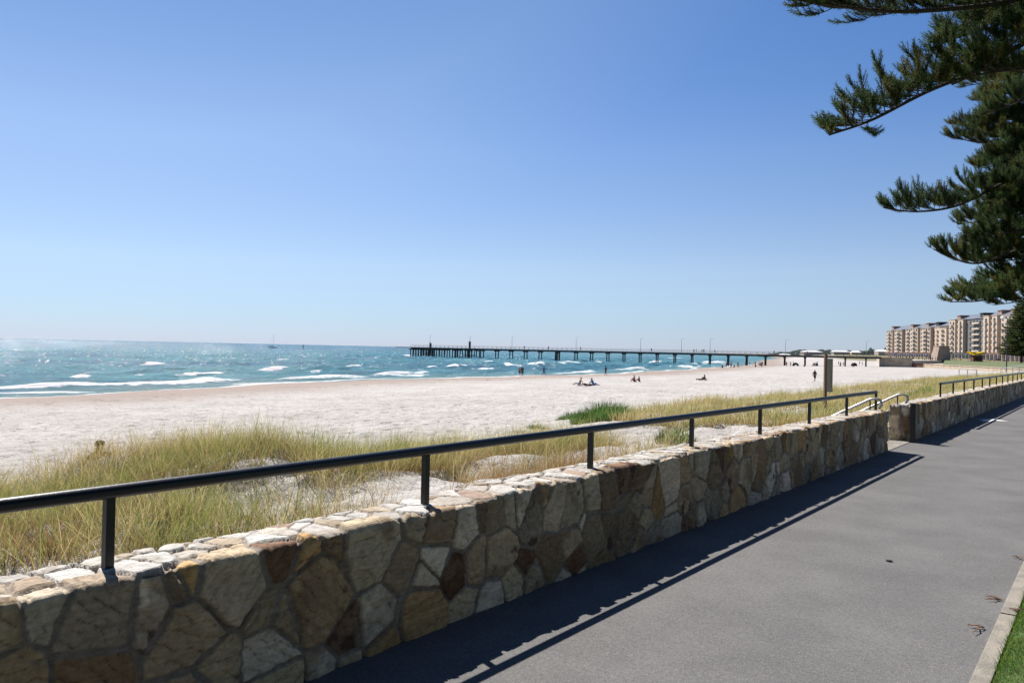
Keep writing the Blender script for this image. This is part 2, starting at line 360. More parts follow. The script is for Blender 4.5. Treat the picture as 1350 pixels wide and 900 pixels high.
rough = (fbm(A_*2.1, S_*2.1, o=4, seed=21)-.5)*.22 + (fbm(A_*.6, S_*.6, o=3, seed=5)-.5)*.16
dent = np.minimum(vnoise(A_*2.6, S_*2.6, seed=61), vnoise(A_*3.7+9, S_*3.7, seed=62)); rough = rough - .16*sst(.22, .05, dent)
Zt += rough*sst(1, 14, dsh)*sst(3.3, 4.2, A_)*(1-sst(150, 400, S_))
veg = sst(430, 560, S_)*sst(30, 70, dsh)
sand = link('beach_sand', mesh_np('beach_sand', np.stack([-A_, S_, Zt], -1).reshape(-1, 3), grid_quads(len(aa), len(ss))[:, ::-1], attrs={'shore': dsh.reshape(-1), 'veg': veg.reshape(-1)}, smooth=True), M['sand']); tag(sand, kind='structure')
def gz(x, y):
    a = np.array([-x]); s = np.array([y])
    r = (fbm(a*2.1, s*2.1, o=4, seed=21)-.5)*.22 + (fbm(a*.6, s*.6, o=3, seed=5)-.5)*.16
    return float((land_z(a, s) + r*sst(1, 14, shore(s)-a)*sst(3.3, 4.2, a)*(1-sst(150, 400, s)))[0])

# ground behind and right of the wall, path, kerb, lawn
def sheet(name, x0, x1, y0, y1, z, m): return tag(link(name, mesh_np(name, [(x0, y0, z), (x1, y0, z), (x1, y1, z), (x0, y1, z)], [(0, 1, 2, 3)]), m), kind='structure')
sheet('ground', -3.35, 8000, -400, 30000, -.10, M['lawn'])
px_ = np.linspace(-3.36, -.565, 30); py_ = graded([(-20, 0, 1, .3), (0, 40, .3, .5), (40, 330, 1, 12)])
PX, PY = np.meshgrid(px_, py_, indexing='ij'); PZ = (fbm(PX*.8, PY*.8, o=3, seed=2)-.5)*.002
path = tag(link('footpath', mesh_np('footpath', np.stack([PX, PY, PZ], -1).reshape(-1, 3), grid_quads(len(px_), len(py_)), smooth=True), M['asphalt']), kind='structure')
k = MB()
for i in range(60):
    y0 = -3 + i*1.5
    k.box((-.522, y0+.75+random.uniform(-.002, .002), -.03+random.uniform(-.003, .003)), (.088, 1.492, .11), bev=.006)
tag(k.build('kerb', M['concrete']), kind='structure')
lx = np.concatenate([np.linspace(-.478, 1.5, 40), np.linspace(1.8, 14, 25)]); ly = np.concatenate([np.linspace(-3, 6, 120), np.linspace(6.4, 60, 90)])
LX, LY = np.meshgrid(lx, ly, indexing='ij'); LZ = .012 + (fbm(LX*3, LY*3, o=3, seed=12)-.5)*.03*sst(-.47, -.35, LX)
tag(link('lawn', mesh_np('lawn', np.stack([LX, LY, LZ], -1).reshape(-1, 3), grid_quads(len(lx), len(ly)), smooth=True), M['lawn']), kind='structure')

# ------------------------------------------------------------------ sea
sa = graded([(52, 190, .55, .8), (190, 340, .8, 1.6), (340, 900, 1.8, 24), (900, 60000, 25, 7000)])
sss = graded([(-400, -20, 40, 2), (-20, 190, 1.1, 1.4), (190, 460, 1.4, 3), (460, 1500, 3, 40), (1500, 60000, 40, 7000)])
A2, S2 = np.meshgrid(sa, sss, indexing='ij'); off = A2 - shore(S2)
fade = (1-sst(260, 700, A2))*(1-sst(330, 800, S2))
wv = 0
for lam, amp, ang, ph in ((11, .16, -6, 0), (7.3, .12, 14, 1.7), (5.1, .08, -19, .4), (3.6, .05, 27, 3.1), (17, .12, 5, 2.2)):
    kx, ky = math.cos(R(ang))*6.2832/lam, math.sin(R(ang))*6.2832/lam
    p = A2*kx + S2*ky + ph + 1.6*fbm(A2*.05, S2*.05, o=2, seed=int(lam*10))*6
    wv = wv + amp*(np.power(.5+.5*np.sin(p), 1.7)*2-.8)
wv = wv*1.3*fade*sst(0, 22, off)
foam = np.zeros_like(A2)
def near(x0, x1, y0, y1):
    i0, i1 = np.searchsorted(sa, [x0, x1]); j0, j1 = np.searchsorted(sss, [y0, y1]); return slice(max(i0, 0), i1), slice(max(j0, 0), j1)
def breaker(p0, p1, wdt, ht, st=1.0):
    a0, s0, a1, s1 = -p0.x, p0.y, -p1.x, p1.y
    I = near(min(a0, a1)-9, max(a0, a1)+9, min(s0, s1)-9, max(s0, s1)+9)
    a, s = A2[I], S2[I]; L = max(math.hypot(a1-a0, s1-s0), .1); ux, uy = (a1-a0)/L, (s1-s0)/L
    t = (a-a0)*ux + (s-s0)*uy; q = (a-a0)*(-uy) + (s-s0)*ux
    q = q + (fbm(a*.15+7, s*.15, o=3, seed=31)-.5)*3.2
    e = sst(-1.5, L*.22+.8, t)*sst(L+1.5, L*.78-.8, t)
    g = np.exp(-(q/wdt)**2); foam[I] = np.maximum(foam[I], g*e*st); wv[I] = wv[I] + ht*np.exp(-(q/(wdt*.9))**2)*e
for x0, y0, x1, y1, wd, ht in ((40, 512.5, 215, 507, 1.3, .3), (-40, 520, 130, 516.5, .8, .12), (300, 507.5, 400, 503.5, .8, .12), (20, 503, 90, 502, .9, .2), (230, 496, 300, 494, .9, .2), (330, 490, 395, 488, 1.0, .2), (-30, 514, 95, 511, 2.0, .35), (15, 507, 210, 506, 1.1, .2), (195, 509.5, 302, 501.5, 1.9, .42), (90, 501, 128, 499, 1.0, .3), (250, 504, 330, 501, .9, .2), (355, 502, 478, 496.5, 1.7, .42), (488, 496.5, 568, 492, 1.7, .42), (455, 484.5, 482, 482.5, 1.4, .4), (507, 493, 540, 492, 1.0, .3), (412, 491.5, 424, 490.5, .8, .3),
        (535, 470, 542, 468, 2.0, .4), (585, 485.5, 617, 484, 1.5, .4), (558, 485, 575, 483.5, 1.3, .4), (625, 484, 638, 482.5, 1.5, .4), (637, 488, 650, 486, 1.3, .3), (665, 481.5, 690, 483, 1.7, .5), (694, 482, 716, 480, 1.7, .5), (731, 480.5, 762, 479, 2.0, .5), (781, 478.5, 797, 477.5, 2, .5), (742, 480, 760, 478, 1.8, .4),
        (833, 487, 846, 485.5, 1.6, .4), (806, 488, 818, 487.5, 1.3, .3), (762, 491, 778, 490, 1.2, .3), (925, 479, 960, 477.6, 4.0, .5), (905, 480, 950, 479.6, 3, .4), (890, 484, 912, 482.5, 2.0, .4), (855, 478, 872, 477, 2, .3), (880, 472, 900, 471.5, 3, .3), (640, 478, 655, 477, 1.6, .3), (180, 482, 210, 480, 1.8, .2), (135, 487, 190, 485, 1.0, .2)):
    breaker(RAY(x0, y0, SEA), RAY(x1, y1, SEA), wd, ht)
for i in range(2000):
    s0 = rng.uniform(20, 460); d0 = 6 + 290*rng.random(); a0 = float(shore(s0)) + d0; ln = rng.uniform(.5, 2.2)*(1+d0*.003); wd = rng.uniform(.16, .38)*(1+d0*.003)
    I = near(a0-3, a0+3, s0-8, s0+8); e = np.exp(-((S2[I]-s0)/ln)**2 - ((A2[I]-a0+.15*(S2[I]-s0)*rng.normal())/wd)**2)
    foam[I] = np.maximum(foam[I], e*rng.uniform(.45, .85)); wv[I] = wv[I] + e*.12
sw = np.exp(-((off-.9-(fbm(S2*.08, A2*0, o=3, seed=44)-.5)*5)/.9)**2)*(.68+.55*fbm(S2*.05, A2*0, o=2, seed=45)); foam = np.maximum(foam, sw*sst(430, 300, S2))
lace = sst(.5, .72, fbm(A2*.32, S2*.12, o=4, seed=71))*np.exp(-((off-9)/9)**2)*.62; foam = np.maximum(foam, lace*sst(420, 300, S2))
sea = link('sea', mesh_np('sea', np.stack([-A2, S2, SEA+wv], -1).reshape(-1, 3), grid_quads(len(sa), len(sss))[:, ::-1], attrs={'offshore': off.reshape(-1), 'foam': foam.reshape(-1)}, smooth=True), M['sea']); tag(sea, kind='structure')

# ------------------------------------------------------------------ stone wall
PAL = np.array([1.0, .885, .74])*np.array([(.42, .36, .265), (.40, .36, .29), (.50, .45, .37), (.335, .26, .17), (.27, .195, .125), (.17, .105, .07), (.30, .245, .18), (.50, .465, .40), (.36, .30, .22), (.16, .085, .05), (.44, .375, .27), (.33, .30, .255), (.64, .60, .54), (.42, .30, .16)])
PW = np.array([13, 11, 12, 9, 6, 4, 7, 9, 8, 2.5, 10, 8., 11, 7]); PW /= PW.sum()
TOPC = .68*np.array([(.60, .57, .52), (.54, .51, .46), (.64, .62, .58), (.52, .43, .32), (.45, .33, .25), (.58, .54, .47)])
A_F, A_B, WT = 3.165, 3.53, .69
def stone_wall(s0, s1, seed, label, h0=.010, h1=.016, sfine=7.0):
    r = np.random.default_rng(seed)
    # base profile (a, z, nx(a), nz)
    prof = []
    def seg(p, q, n, nr):
        for i in range(n): t = i/n; prof.append((p[0]+(q[0]-p[0])*t, p[1]+(q[1]-p[1])*t, nr[0], nr[1]))
    rc = .022
    seg((A_F, -.06), (A_F, WT-rc), int(.74/h0), (-1, 0))
    for i in range(4):
        t = math.pi/2*i/4; prof.append((A_F+rc-rc*math.cos(t), WT-rc+rc*math.sin(t), -math.cos(t), math.sin(t)))
    seg((A_F+rc, WT), (A_B-rc, WT), int(.345/(h0*1.1)), (0, 1))
    for i in range(4):
        t = math.pi/2*i/4; prof.append((A_B-rc+rc*math.sin(t), WT-rc+rc*math.cos(t), math.sin(t), math.cos(t)))
    seg((A_B, WT-rc), (A_B, -.9), 26, (1, 0)); prof.append((A_B, -.9, 1, 0))
    prof = np.array(prof); npf = len(prof)
    rows = graded([(s0, min(s1, sfine), h0, h0*1.25), (min(s1, sfine), s1, h0*1.4, h1*1.7)]) if s1 > sfine and s0 < sfine else graded([(s0, s1, h1, h1*1.8)])
    ca, cz = (A_F+A_B)/2, -.5
    P = []; N = []
    ncap = 22
    for i in range(ncap):
        f = i/ncap; P.append(np.stack([ca+(prof[:, 0]-ca)*f, np.full(npf, s0), cz+(prof[:, 1]-cz)*f], -1)); N.append(np.tile([0, -1., 0], (npf, 1)))
    for k_, y in enumerate(rows):
        P.append(np.stack([prof[:, 0], np.full(npf, y), prof[:, 1]], -1)); n = np.stack([prof[:, 2], np.zeros(npf), prof[:, 3]], -1)
        if k_ == 0: n[:, 1] = -.7
        if k_ == len(rows)-1: n[:, 1] = .7
        N.append(n)
    for i in range(ncap-1, -1, -1):
        f = i/ncap; P.append(np.stack([ca+(prof[:, 0]-ca)*f, np.full(npf, s1), cz+(prof[:, 1]-cz)*f], -1)); N.append(np.tile([0, 1., 0], (npf, 1)))
    P = np.array(P); N = np.array(N); nr = P.shape[0]; P = P.reshape(-1, 3); N = N.reshape(-1, 3)
    # seeds
    pts = []; kind = []
    def fill(n, gen, kd, mind):
        c = 0; tries = 0
        while c < n and tries < n*40:
            tries += 1; p = gen()
            if all(abs(p[1]-q[1]) > mind or math.dist(p, q) > mind*r.uniform(.6, 1.75) for q in pts[-400:]): pts.append(p); kind.append(kd); c += 1
    L = s1-s0
    fill(int(L*3.2), lambda: (A_F+.07, r.uniform(s0, s1), r.uniform(.05, .60)), 0, .34); nbig = len(pts)
    fill(int(L*10.5), lambda: (A_F+.06, r.uniform(s0, s1), r.uniform(-.04, .65)), 0, .145)
    fill(int(L*15), lambda: (A_F+r.uniform(.15, .40), r.uniform(s0, s1), WT-.02), 1, .125)
    fill(int(L*8), lambda: (A_B-.05, r.uniform(s0, s1), r.uniform(0, .5)), 0, .2)
    for e_ in (s0+.05, s1-.05):
        for aq, zq in ((.10, .08), (.27, .12), (.12, .30), (.28, .36), (.10, .52), (.26, .56)): pts.append((A_F+aq+r.uniform(-.03, .03), e_, zq)); kind.append(0)
    pts = np.array(pts); kind = np.array(kind); n = len(pts); wgt = r.normal(0, .008, n)*(kind == 0) + .020*(np.arange(n) < nbig) + r.normal(0, .003, n)*(kind == 1)
    base = PAL[r.choice(len(PAL), n, p=PW)]*r.uniform(.62, 1.25, (n, 1))
    tc_ = TOPC[r.choice(len(TOPC), n, p=[.28, .2, .2, .13, .07, .12])]*r.uniform(.88, 1.06, (n, 1)); base[kind == 1] = tc_[kind == 1]
    base[:, 0] *= r.uniform(.97, 1.04, n)
    rust = r.random(n); pro = r.uniform(.006, .018, n); tilt = r.normal(0, .05, (n, 3)); sid = r.uniform(0, 60, n)
    pro[kind == 1] = r.uniform(.010, .020, (kind == 1).sum()); tilt[kind == 1] *= .35
    strat = r.uniform(-1.2, 1.2, n)
    ID = np.empty(len(P), int); ED = np.empty(len(P))
    wp = P + np.stack([fbm(P[:, 1]*9, P[:, 2]*9, P[:, 0]*9, 3, 91)-.5, fbm(P[:, 1]*9+5, P[:, 2]*9, P[:, 0]*9, 3, 92)-.5, fbm(P[:, 1]*9, P[:, 2]*9+8, P[:, 0]*9, 3, 93)-.5], -1)*.020
    wp += np.stack([vnoise(P[:, 1]*38, P[:, 2]*38, P[:, 0]*38, 97)-.5, vnoise(P[:, 1]*38+5, P[:, 2]*38, P[:, 0]*38, 98)-.5, vnoise(P[:, 1]*38, P[:, 2]*38+8, P[:, 0]*38, 99)-.5], -1)*.010
    order = np.argsort(P[:, 1], kind='stable')
    for c0 in range(0, len(order), 4000):
        ix = order[c0:c0+4000]; q = wp[ix]
        cand = np.where((pts[:, 1] > q[:, 1].min()-.8) & (pts[:, 1] < q[:, 1].max()+.8))[0]; pc = pts[cand]
        D = ((q[:, None, :]-pc[None])**2).sum(-1) - wgt[cand][None] + .045*((kind[cand] == 1)[None] & (P[ix, 2] < WT-.012)[:, None]) + .02*((kind[cand] == 0)[None] & (P[ix, 0] > A_F+.11)[:, None])
        i1 = D.argmin(1); d1 = D[np.arange(len(q)), i1]
        PD = np.sqrt(((pc[:, None]-pc[None])**2).sum(-1)) + np.eye(len(pc))*1e6
        E = (D - d1[:, None])/(2*PD[i1]); E[np.arange(len(q)), i1] = 1e9
        ID[ix] = cand[i1]; ED[ix] = E.min(1)
    top = kind[ID] == 1
    mw = (.006 + .013*vnoise(P[:, 1]*5, P[:, 2]*5, P[:, 0]*5, 55))*np.where(top, .75, 1.0)
    st = sst(mw*.8, mw*1.1+.002, ED)
    crown = sst(0, .075, ED)
    rel = P - pts[ID]
    so = sid[ID]
    n1 = fbm(P[:, 1]*7+so, P[:, 2]*7+so, P[:, 0]*7, 4, 61)-.5
    n2 = fbm(P[:, 1]*26+so, P[:, 2]*26, P[:, 0]*26, 3, 62)-.5
    # bedding ledges inside each stone: stepped noise along a tilted direction
    bed = (P[:, 2]*1.0 + P[:, 1]*strat[ID] + n1*.16)*13 + so
    ledge = (np.floor(bed) % 2)*.0 + np.abs((bed % 1)-.5)
    dsp = st*(pro[ID] + (rel*tilt[ID]).sum(1) + crown*.003 + n1*np.where(top, .012, .026) + n2*.007 + (sst(.02, .10, ledge)-.5)*np.where(top, .003, .009)) + (1-st)*(n2*.010+.002-.012*sst(.58, .66, vnoise(P[:, 1]*5, P[:, 2]*5, P[:, 0]*5, 58)))
    ter = fbm(P[:, 1]*4.5+so*2, P[:, 2]*4.5+so, P[:, 0]*4.5, 3, 94)*5 + P[:, 2]*2*strat[ID]; tf = np.floor(ter); tr = ter-tf; dsp = dsp + st*(~top)*((tf+sst(.0, .16, tr)) % 3 - 1)*.0055*(pro[ID] > .013)
    dsp = np.clip(dsp, -.02, .05); Q = P + N*dsp[:, None]
    Q[:, 2] += (fbm(P[:, 1]*1.3, P[:, 1]*0, o=2, seed=70)-.5)*.03*sst(.3, .7, P[:, 2])
    C = base[ID].copy()
    rn = fbm(P[:, 1]*6+so*3, P[:, 2]*6, P[:, 0]*6, 4, 81); rs = sst(.50, .66, rn)*np.where(rust[ID] > .52, 1, .25)*np.where(top, .45, .9)
    C = C*(1-rs[:, None]*.75) + np.array([.21, .135, .078])*rs[:, None]*.75
    dk = sst(.60, .68, fbm(P[:, 1]*9+so*5, P[:, 2]*9, P[:, 0]*9, 4, 83))*(rust[ID] > .74)*(~top)
    C = C*(1-dk[:, None]*.8) + np.array([.06, .026, .018])*dk[:, None]*.8
    pl = sst(.55, .75, fbm(P[:, 1]*4+so*2, P[:, 2]*11, P[:, 0]*4, 3, 85)); C = C*(1+.22*pl[:, None])
    bnd = fbm((P[:, 1]*np.cos(sid[ID])+P[:, 2]*np.sin(sid[ID]))*38+so, P[:, 1]*2+so, P[:, 2]*2, 3, 96); C = C*(1+(.55*(bnd-.5)*(~top)*(vnoise(so, so*0, seed=4) > .45))[:, None])
    crk = sst(.05, .0, np.abs(ledge-.0))*.5*(vnoise(P[:, 1]*6, P[:, 2]*6, P[:, 0]*6, 66) > .45); C = C*(1-crk[:, None]*(~top)[:, None])
    mo = np.array([.225, .19, .155])*(.75+.5*fbm(P[:, 1]*10, P[:, 2]*10, P[:, 0]*10, 3, 87))[:, None]
    C = C*st[:, None] + mo*(1-st)[:, None]
    V = np.stack([-Q[:, 0], Q[:, 1], Q[:, 2]], -1)
    me = mesh_np('stone_wall', V, grid_quads(nr, npf), col=np.clip(C, 0, 1), smooth=True)
    o = link('stone_wall', me, M['stone']); tag(o, label, 'wall'); return o
stone_wall(-2.4, 15.15, 11, 'low crazy-laid stone wall nearest the viewer, running along the path up to the beach steps', .0075, .013)
stone_wall(17.1, 52, 12, 'low crazy-laid stone wall beyond the beach steps, farther along the path', .011, .016)

# ------------------------------------------------------------------ handrails
SP = 1.916; RA = 3.335; RZ = 1.02
def wallrail(s_first, n, label, start=None, both=False):
    t = thing('handrail', label, 'handrail', (-RA, s_first, WT))
    s_end = (n-1)*SP; b = MB()
    b.tube([(0, (start if start is not None else 0), RZ-WT), (0, s_end, RZ-WT)], .029, 20); b.build('top_rail', M['rail'], t, smooth=True)
    pb = MB(); pb.box((0, 0, (RZ-WT-.01)/2-.03), (.038, .038, RZ-WT-.012+.06), bev=.004); pm = pb.mesh('post')
    for i in range(n):
        o = link('post', pm, M['rail'] if not pm.materials else None, t, (0, i*SP, 0))
    return t
wallrail(1.649-SP, 9, 'near-black tubular handrail on short posts set in the near stone wall', start=-1.0)
wallrail(21.6, 16, 'near-black tubular handrail on the farther stone wall beyond the steps')

# beach steps, landing, stainless rails, end post
st_ = MB(); st_.box((-3.36, 16.12, -.06), (.46, 2.06, .14), bev=.01)
for i in range(5): st_.box((-3.60-.22-i*.46, 16.12, .0-.085*(i+1)-.28), (.46, 1.90, .56), bev=.012)
o = st_.build('beach_steps', M['concrete']); tag(o, 'concrete steps going down to the sand through the gap between the stone walls', 'steps')
def steprail(y, label):
    t = thing('step_handrail', label, 'handrail', (-3.30, y, 0), group='steel rails beside the beach steps')
    b = MB(); pts = [(.02, 0, .74), (.07, 0, .80), (.05, 0, .88), (-.03, 0, .91), (-.12, 0, .89)] + [(-.12-1.6*i/5, 0, .89-.86*i/5) for i in range(1, 6)]
    b.tube(pts, .024, 10); b.build('rail_tube', M['steel'], t, smooth=True)
    b = MB(); b.tube([(-.12, 0, .60), (-.12, 0, .88)], .012, 8).box((-.12, 0, .70), (.10, .07, .012)); b.build('bracket', M['dark'], t)
    b = MB(); b.tube([(-1.45, 0, -.9), (-1.45, 0, .17)], .02, 8); b.build('rail_post', M['steel'], t, smooth=True)
    return t
steprail(15.02, 'galvanised tube rail with curled end at the near side of the beach steps')
steprail(17.25, 'galvanised tube rail with curled end at the far side of the beach steps')
b = MB(); b.box((-3.085, 17.0, .36), (.10, .10, .74), bev=.008).box((-3.085, 17.0, .745), (.12, .12, .02), bev=.005)
tag(b.build('bollard', M['rail']), 'black square bollard standing at the near end of the farther stone wall', 'bollard')

# painted mark on the path
p = RAY(1310, 554.8, 0.0); p.x += .12
b = MB(); poly = [(-.35, -.5), (-.12, -.5), (-.12, .1), (.2, .1), (-.2, .75), (-.5, .1), (-.35, .1)]
b.prism([(p.x+x, p.y+y) for x, y in poly], .006, .009); tag(b.build('path_marking', M['paint']), kind='structure')

# sign on a post
sp = CZ(1089, 22); sgz = gz(sp.x, sp.y)
t = thing('beach_sign', 'tall narrow grey-green notice board fixed to a brown timber post in the dune grass', 'sign', (sp.x, sp.y, sgz), TH+R(8))
b = MB(); b.box((0, 0, (1.68-sgz)/2-.15), (.075, .075, 1.68-sgz+.3), bev=.01); b.build('post', M['postwood'], t)
b = MB(); b.box((.09, -.05, 1.56-sgz-.46), (.18, .022, .92), bev=.004); bo = b.build('board', M['board'], t)
for i in range(17):
    z = 1.52-sgz-i*.052; wdt = random.uniform(.08, .15); b = MB(); b.box((.015+wdt/2, -.063, z), (wdt, .004, .014))
    b.build('text_line', M['letter'], bo)

# ------------------------------------------------------------------ grass
def blades_mesh(name, P, h, wd, az, lean, bend, cb, ct, segs=3, zup=None):
    n = len(P); dirx, diry = np.cos(az), np.sin(az); wa = az + np.pi/2 + rng.uniform(-.7, .7, n)
    wx, wy = np.cos(wa), np.sin(wa); V = np.empty((n, 2*segs+1, 3), np.float32); C = np.empty((n, 2*segs+1, 3), np.float32)
    for k_ in range(segs+1):
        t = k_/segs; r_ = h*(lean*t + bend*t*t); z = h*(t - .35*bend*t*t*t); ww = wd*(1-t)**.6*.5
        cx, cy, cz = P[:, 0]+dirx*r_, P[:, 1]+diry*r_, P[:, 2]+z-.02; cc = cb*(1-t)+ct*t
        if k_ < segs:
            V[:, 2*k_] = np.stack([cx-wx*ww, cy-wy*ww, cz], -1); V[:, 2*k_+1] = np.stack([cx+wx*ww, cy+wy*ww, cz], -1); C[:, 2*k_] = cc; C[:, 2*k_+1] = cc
        else: V[:, 2*segs] = np.stack([cx, cy, cz], -1); C[:, 2*segs] = cc
    b0 = (np.arange(n)*(2*segs+1))[:, None]
    Q = np.concatenate([b0+np.array([2*k_, 2*k_+1, 2*k_+3, 2*k_+2]) for k_ in range(segs-1)]); T = b0+np.array([2*segs-2, 2*segs-1, 2*segs])
    return mesh_np(name, V.reshape(-1, 3), Q, T, col=C.reshape(-1, 3))
GREEN = np.array([.18, .235, .055]); OLIVE = np.array([.29, .285, .09]); STRAW = np.array([.52, .43, .205]); DEAD = np.array([.27, .175, .085])
def land_zr(a, s): return land_z(a, s) + ((fbm(a*2.1, s*2.1, o=4, seed=21)-.5)*.22 + (fbm(a*.6, s*.6, o=3, seed=5)-.5)*.16)*sst(3.3, 4.2, a)*(1-sst(150, 400, s))
def grass(name, label, ntuft, gen, per, hr, wr, spread, gmul=1.0, straw=.45, deadf=.16):
    ac, sc, dens = gen(ntuft); keep = rng.random(len(ac)) < dens; ac, sc = ac[keep], sc[keep]; n = len(ac)
    cnt = rng.integers(per[0], per[1], n); idx = np.repeat(np.arange(n), cnt); m_ = len(idx)
    th = rng.uniform(0, 6.283, m_); rr = np.sqrt(rng.random(m_))*spread
    a = np.maximum(ac[idx]+np.cos(th)*rr, 3.60); s = sc[idx]+np.sin(th)*rr; z = land_zr(a, s)
    tuft_h = rng.uniform(hr[0], hr[1], n)*(.65+.7*fbm(ac*.4, sc*.4, o=2, seed=33)); h = tuft_h[idx]*rng.uniform(.45, 1.1, m_)
    out_az = np.arctan2(np.sin(th), -np.cos(th)); wind = math.atan2(-.25, .97)
    az = out_az + rng.normal(0, .5, m_); dx, dy = np.cos(az)*.75+math.cos(wind)*.55, np.sin(az)*.75+math.sin(wind)*.55; az = np.arctan2(dy, dx)
    lean = rng.uniform(.05, .5, m_); bend = rng.uniform(.05, 1.0, m_)**1.3
    flat = rng.random(m_) < .13; lean = np.where(flat, rng.uniform(.9, 1.8, m_), lean); h = np.where(flat, h*.6, h)
    g = fbm(ac*.55+3, sc*.55, o=3, seed=35)[idx]; kind = rng.random(m_)*.75 + .12 + (g-.5)*-1.2 + rng.normal(0, .28, n)[idx]
    cl = np.where((kind > 1-straw)[:, None], STRAW, np.where((kind > .28)[:, None], OLIVE, GREEN*gmul)); dead = rng.random(m_) < deadf + .62*sst(.50, .62, fbm(a*.9+4, s*.9, o=3, seed=47))*(a < 7.2)*(deadf > .2) + .7*flat
    cl = np.where(dead[:, None], DEAD, cl)*rng.uniform(.75, 1.2, (m_, 1)); h = np.where(dead, h*.6, h)
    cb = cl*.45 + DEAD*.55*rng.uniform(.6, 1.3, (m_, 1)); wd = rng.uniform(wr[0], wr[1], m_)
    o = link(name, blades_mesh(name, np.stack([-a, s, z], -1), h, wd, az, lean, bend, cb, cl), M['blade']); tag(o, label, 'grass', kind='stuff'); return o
def gen1(n):
    a = rng.uniform(3.65, 10.2, n); s = rng.uniform(-2.0, 13.0, n); nz = fbm(a*.7, s*.7, o=3, seed=41)
    lim = 9.3 + (fbm(s*.6, s*0, o=2, seed=42)-.5)*1.6 ; e = sst(lim, lim-.6, a)*sst(11.6+(nz-.5)*3, 10.6+(nz-.5)*3, s)
    d = sst(.43, .57, nz + .36*sst(4.9, 7.2, a) - .055)
    return a, s, e*(.06+.94*d)
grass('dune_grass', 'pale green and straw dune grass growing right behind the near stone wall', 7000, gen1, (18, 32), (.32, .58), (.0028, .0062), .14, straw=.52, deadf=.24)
def gen2(n):
    s = 15.5 + (108-15.5)*rng.random(n)**1.75; a = rng.uniform(3.65, 16.5, n); nz = fbm(a*.35, s*.35, o=3, seed=51)
    lim = np.interp(s, [15, 24, 40, 105], [12.6, 13.2, 13.6, 15.5]) + (nz-.5)*2.0; st0 = 15.8 + np.maximum(a-7, 0)*.85 + (nz-.5)*2.5
    return a, s, sst(lim, lim-.5, a)*sst(st0-.4, st0+.6, s)*(.35+.65*sst(.3, .5, nz))
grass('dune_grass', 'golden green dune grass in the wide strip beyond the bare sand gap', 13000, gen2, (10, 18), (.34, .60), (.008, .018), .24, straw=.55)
# turf beside the kerb
n = 130000; X = -.474+2.9*rng.random(n)**1.8; Y = .2+11*rng.random(n)**1.5; h = rng.uniform(.02, .06, n)*(.6+.8*fbm(X*5, Y*5, o=2, seed=8))
gc = np.array([.11, .21, .025])*rng.uniform(.6, 1.4, (n, 1)); yl = rng.random(n) < .12; gc[yl] = np.array([.28, .25, .09])
o = link('lawn_grass', blades_mesh('lawn_grass', np.stack([X, Y, np.full(n, .02)], -1), h, rng.uniform(.002, .0042, n), rng.uniform(0, 6.28, n), rng.uniform(0, .7, n), rng.uniform(0, .6, n), gc*.6, gc), M['turf']); tag(o, 'bright green mown lawn grass beside the concrete kerb', 'grass', kind='stuff')
# green shrubs on the sand
def shrub(px, py, ra, rs, h, label, n, tone):
    p = RAY(px, py, -.55)
    for _ in range(4): p = RAY(px, py, gz(p.x, p.y))
    th = rng.uniform(0, 6.283, n); rr = np.sqrt(rng.random(n)); x = np.cos(th)*rr*ra; y = np.sin(th)*rr*rs
    z = land_zr(-(p.x+x), p.y+y) - gz(p.x, p.y); hh = h*(1-.6*rr**2)*rng.uniform(.5, 1.1, n)*(.7+.6*fbm(x*3+px, y*3, o=2, seed=4))
    cc = np.array(tone)*rng.uniform(.6, 1.5, (n, 1)); me = blades_mesh('green_shrub', np.stack([x, y, z], -1), hh, rng.uniform(.012, .03, n), th+rng.normal(0, .8, n), rng.uniform(0, .8, n)*rr, rng.uniform(0, .5, n), cc*.7, cc)
    o = link('green_shrub', me, M['blade'], loc=(p.x, p.y, gz(p.x, p.y))); tag(o, label, 'shrub', 'low green shrubs on the dune sand')
shrub(795, 558, .75, 1.2, .72, 'largest green saltbush clump at the near corner of the golden grass strip', 3400, (.085, .16, .04))
shrub(755, 553, .55, .6, .36, 'small green clump just left of the largest saltbush', 900, (.09, .15, .05))
shrub(707, 566, .26, .34, .26, 'tiny green tuft alone on bare sand left of the saltbush clumps', 260, (.11, .16, .06))
shrub(890, 584, .28, .35, .28, 'pale green weed clump on the bare sand just above the wall top', 420, (.19, .23, .10))
shrub(838, 575, .12, .18, .14, 'smallest sprig on the bare sand gap below the saltbush', 120, (.15, .2, .08))
shrub(1212, 524, .7, 1.1, .40, 'bright green leafy bush behind the start of the farther wall', 1500, (.10, .20, .035))
shrub(1228, 518, .6, .8, .35, 'duller green bush at the right of the bright bush behind the farther wall', 900, (.12, .17, .06))

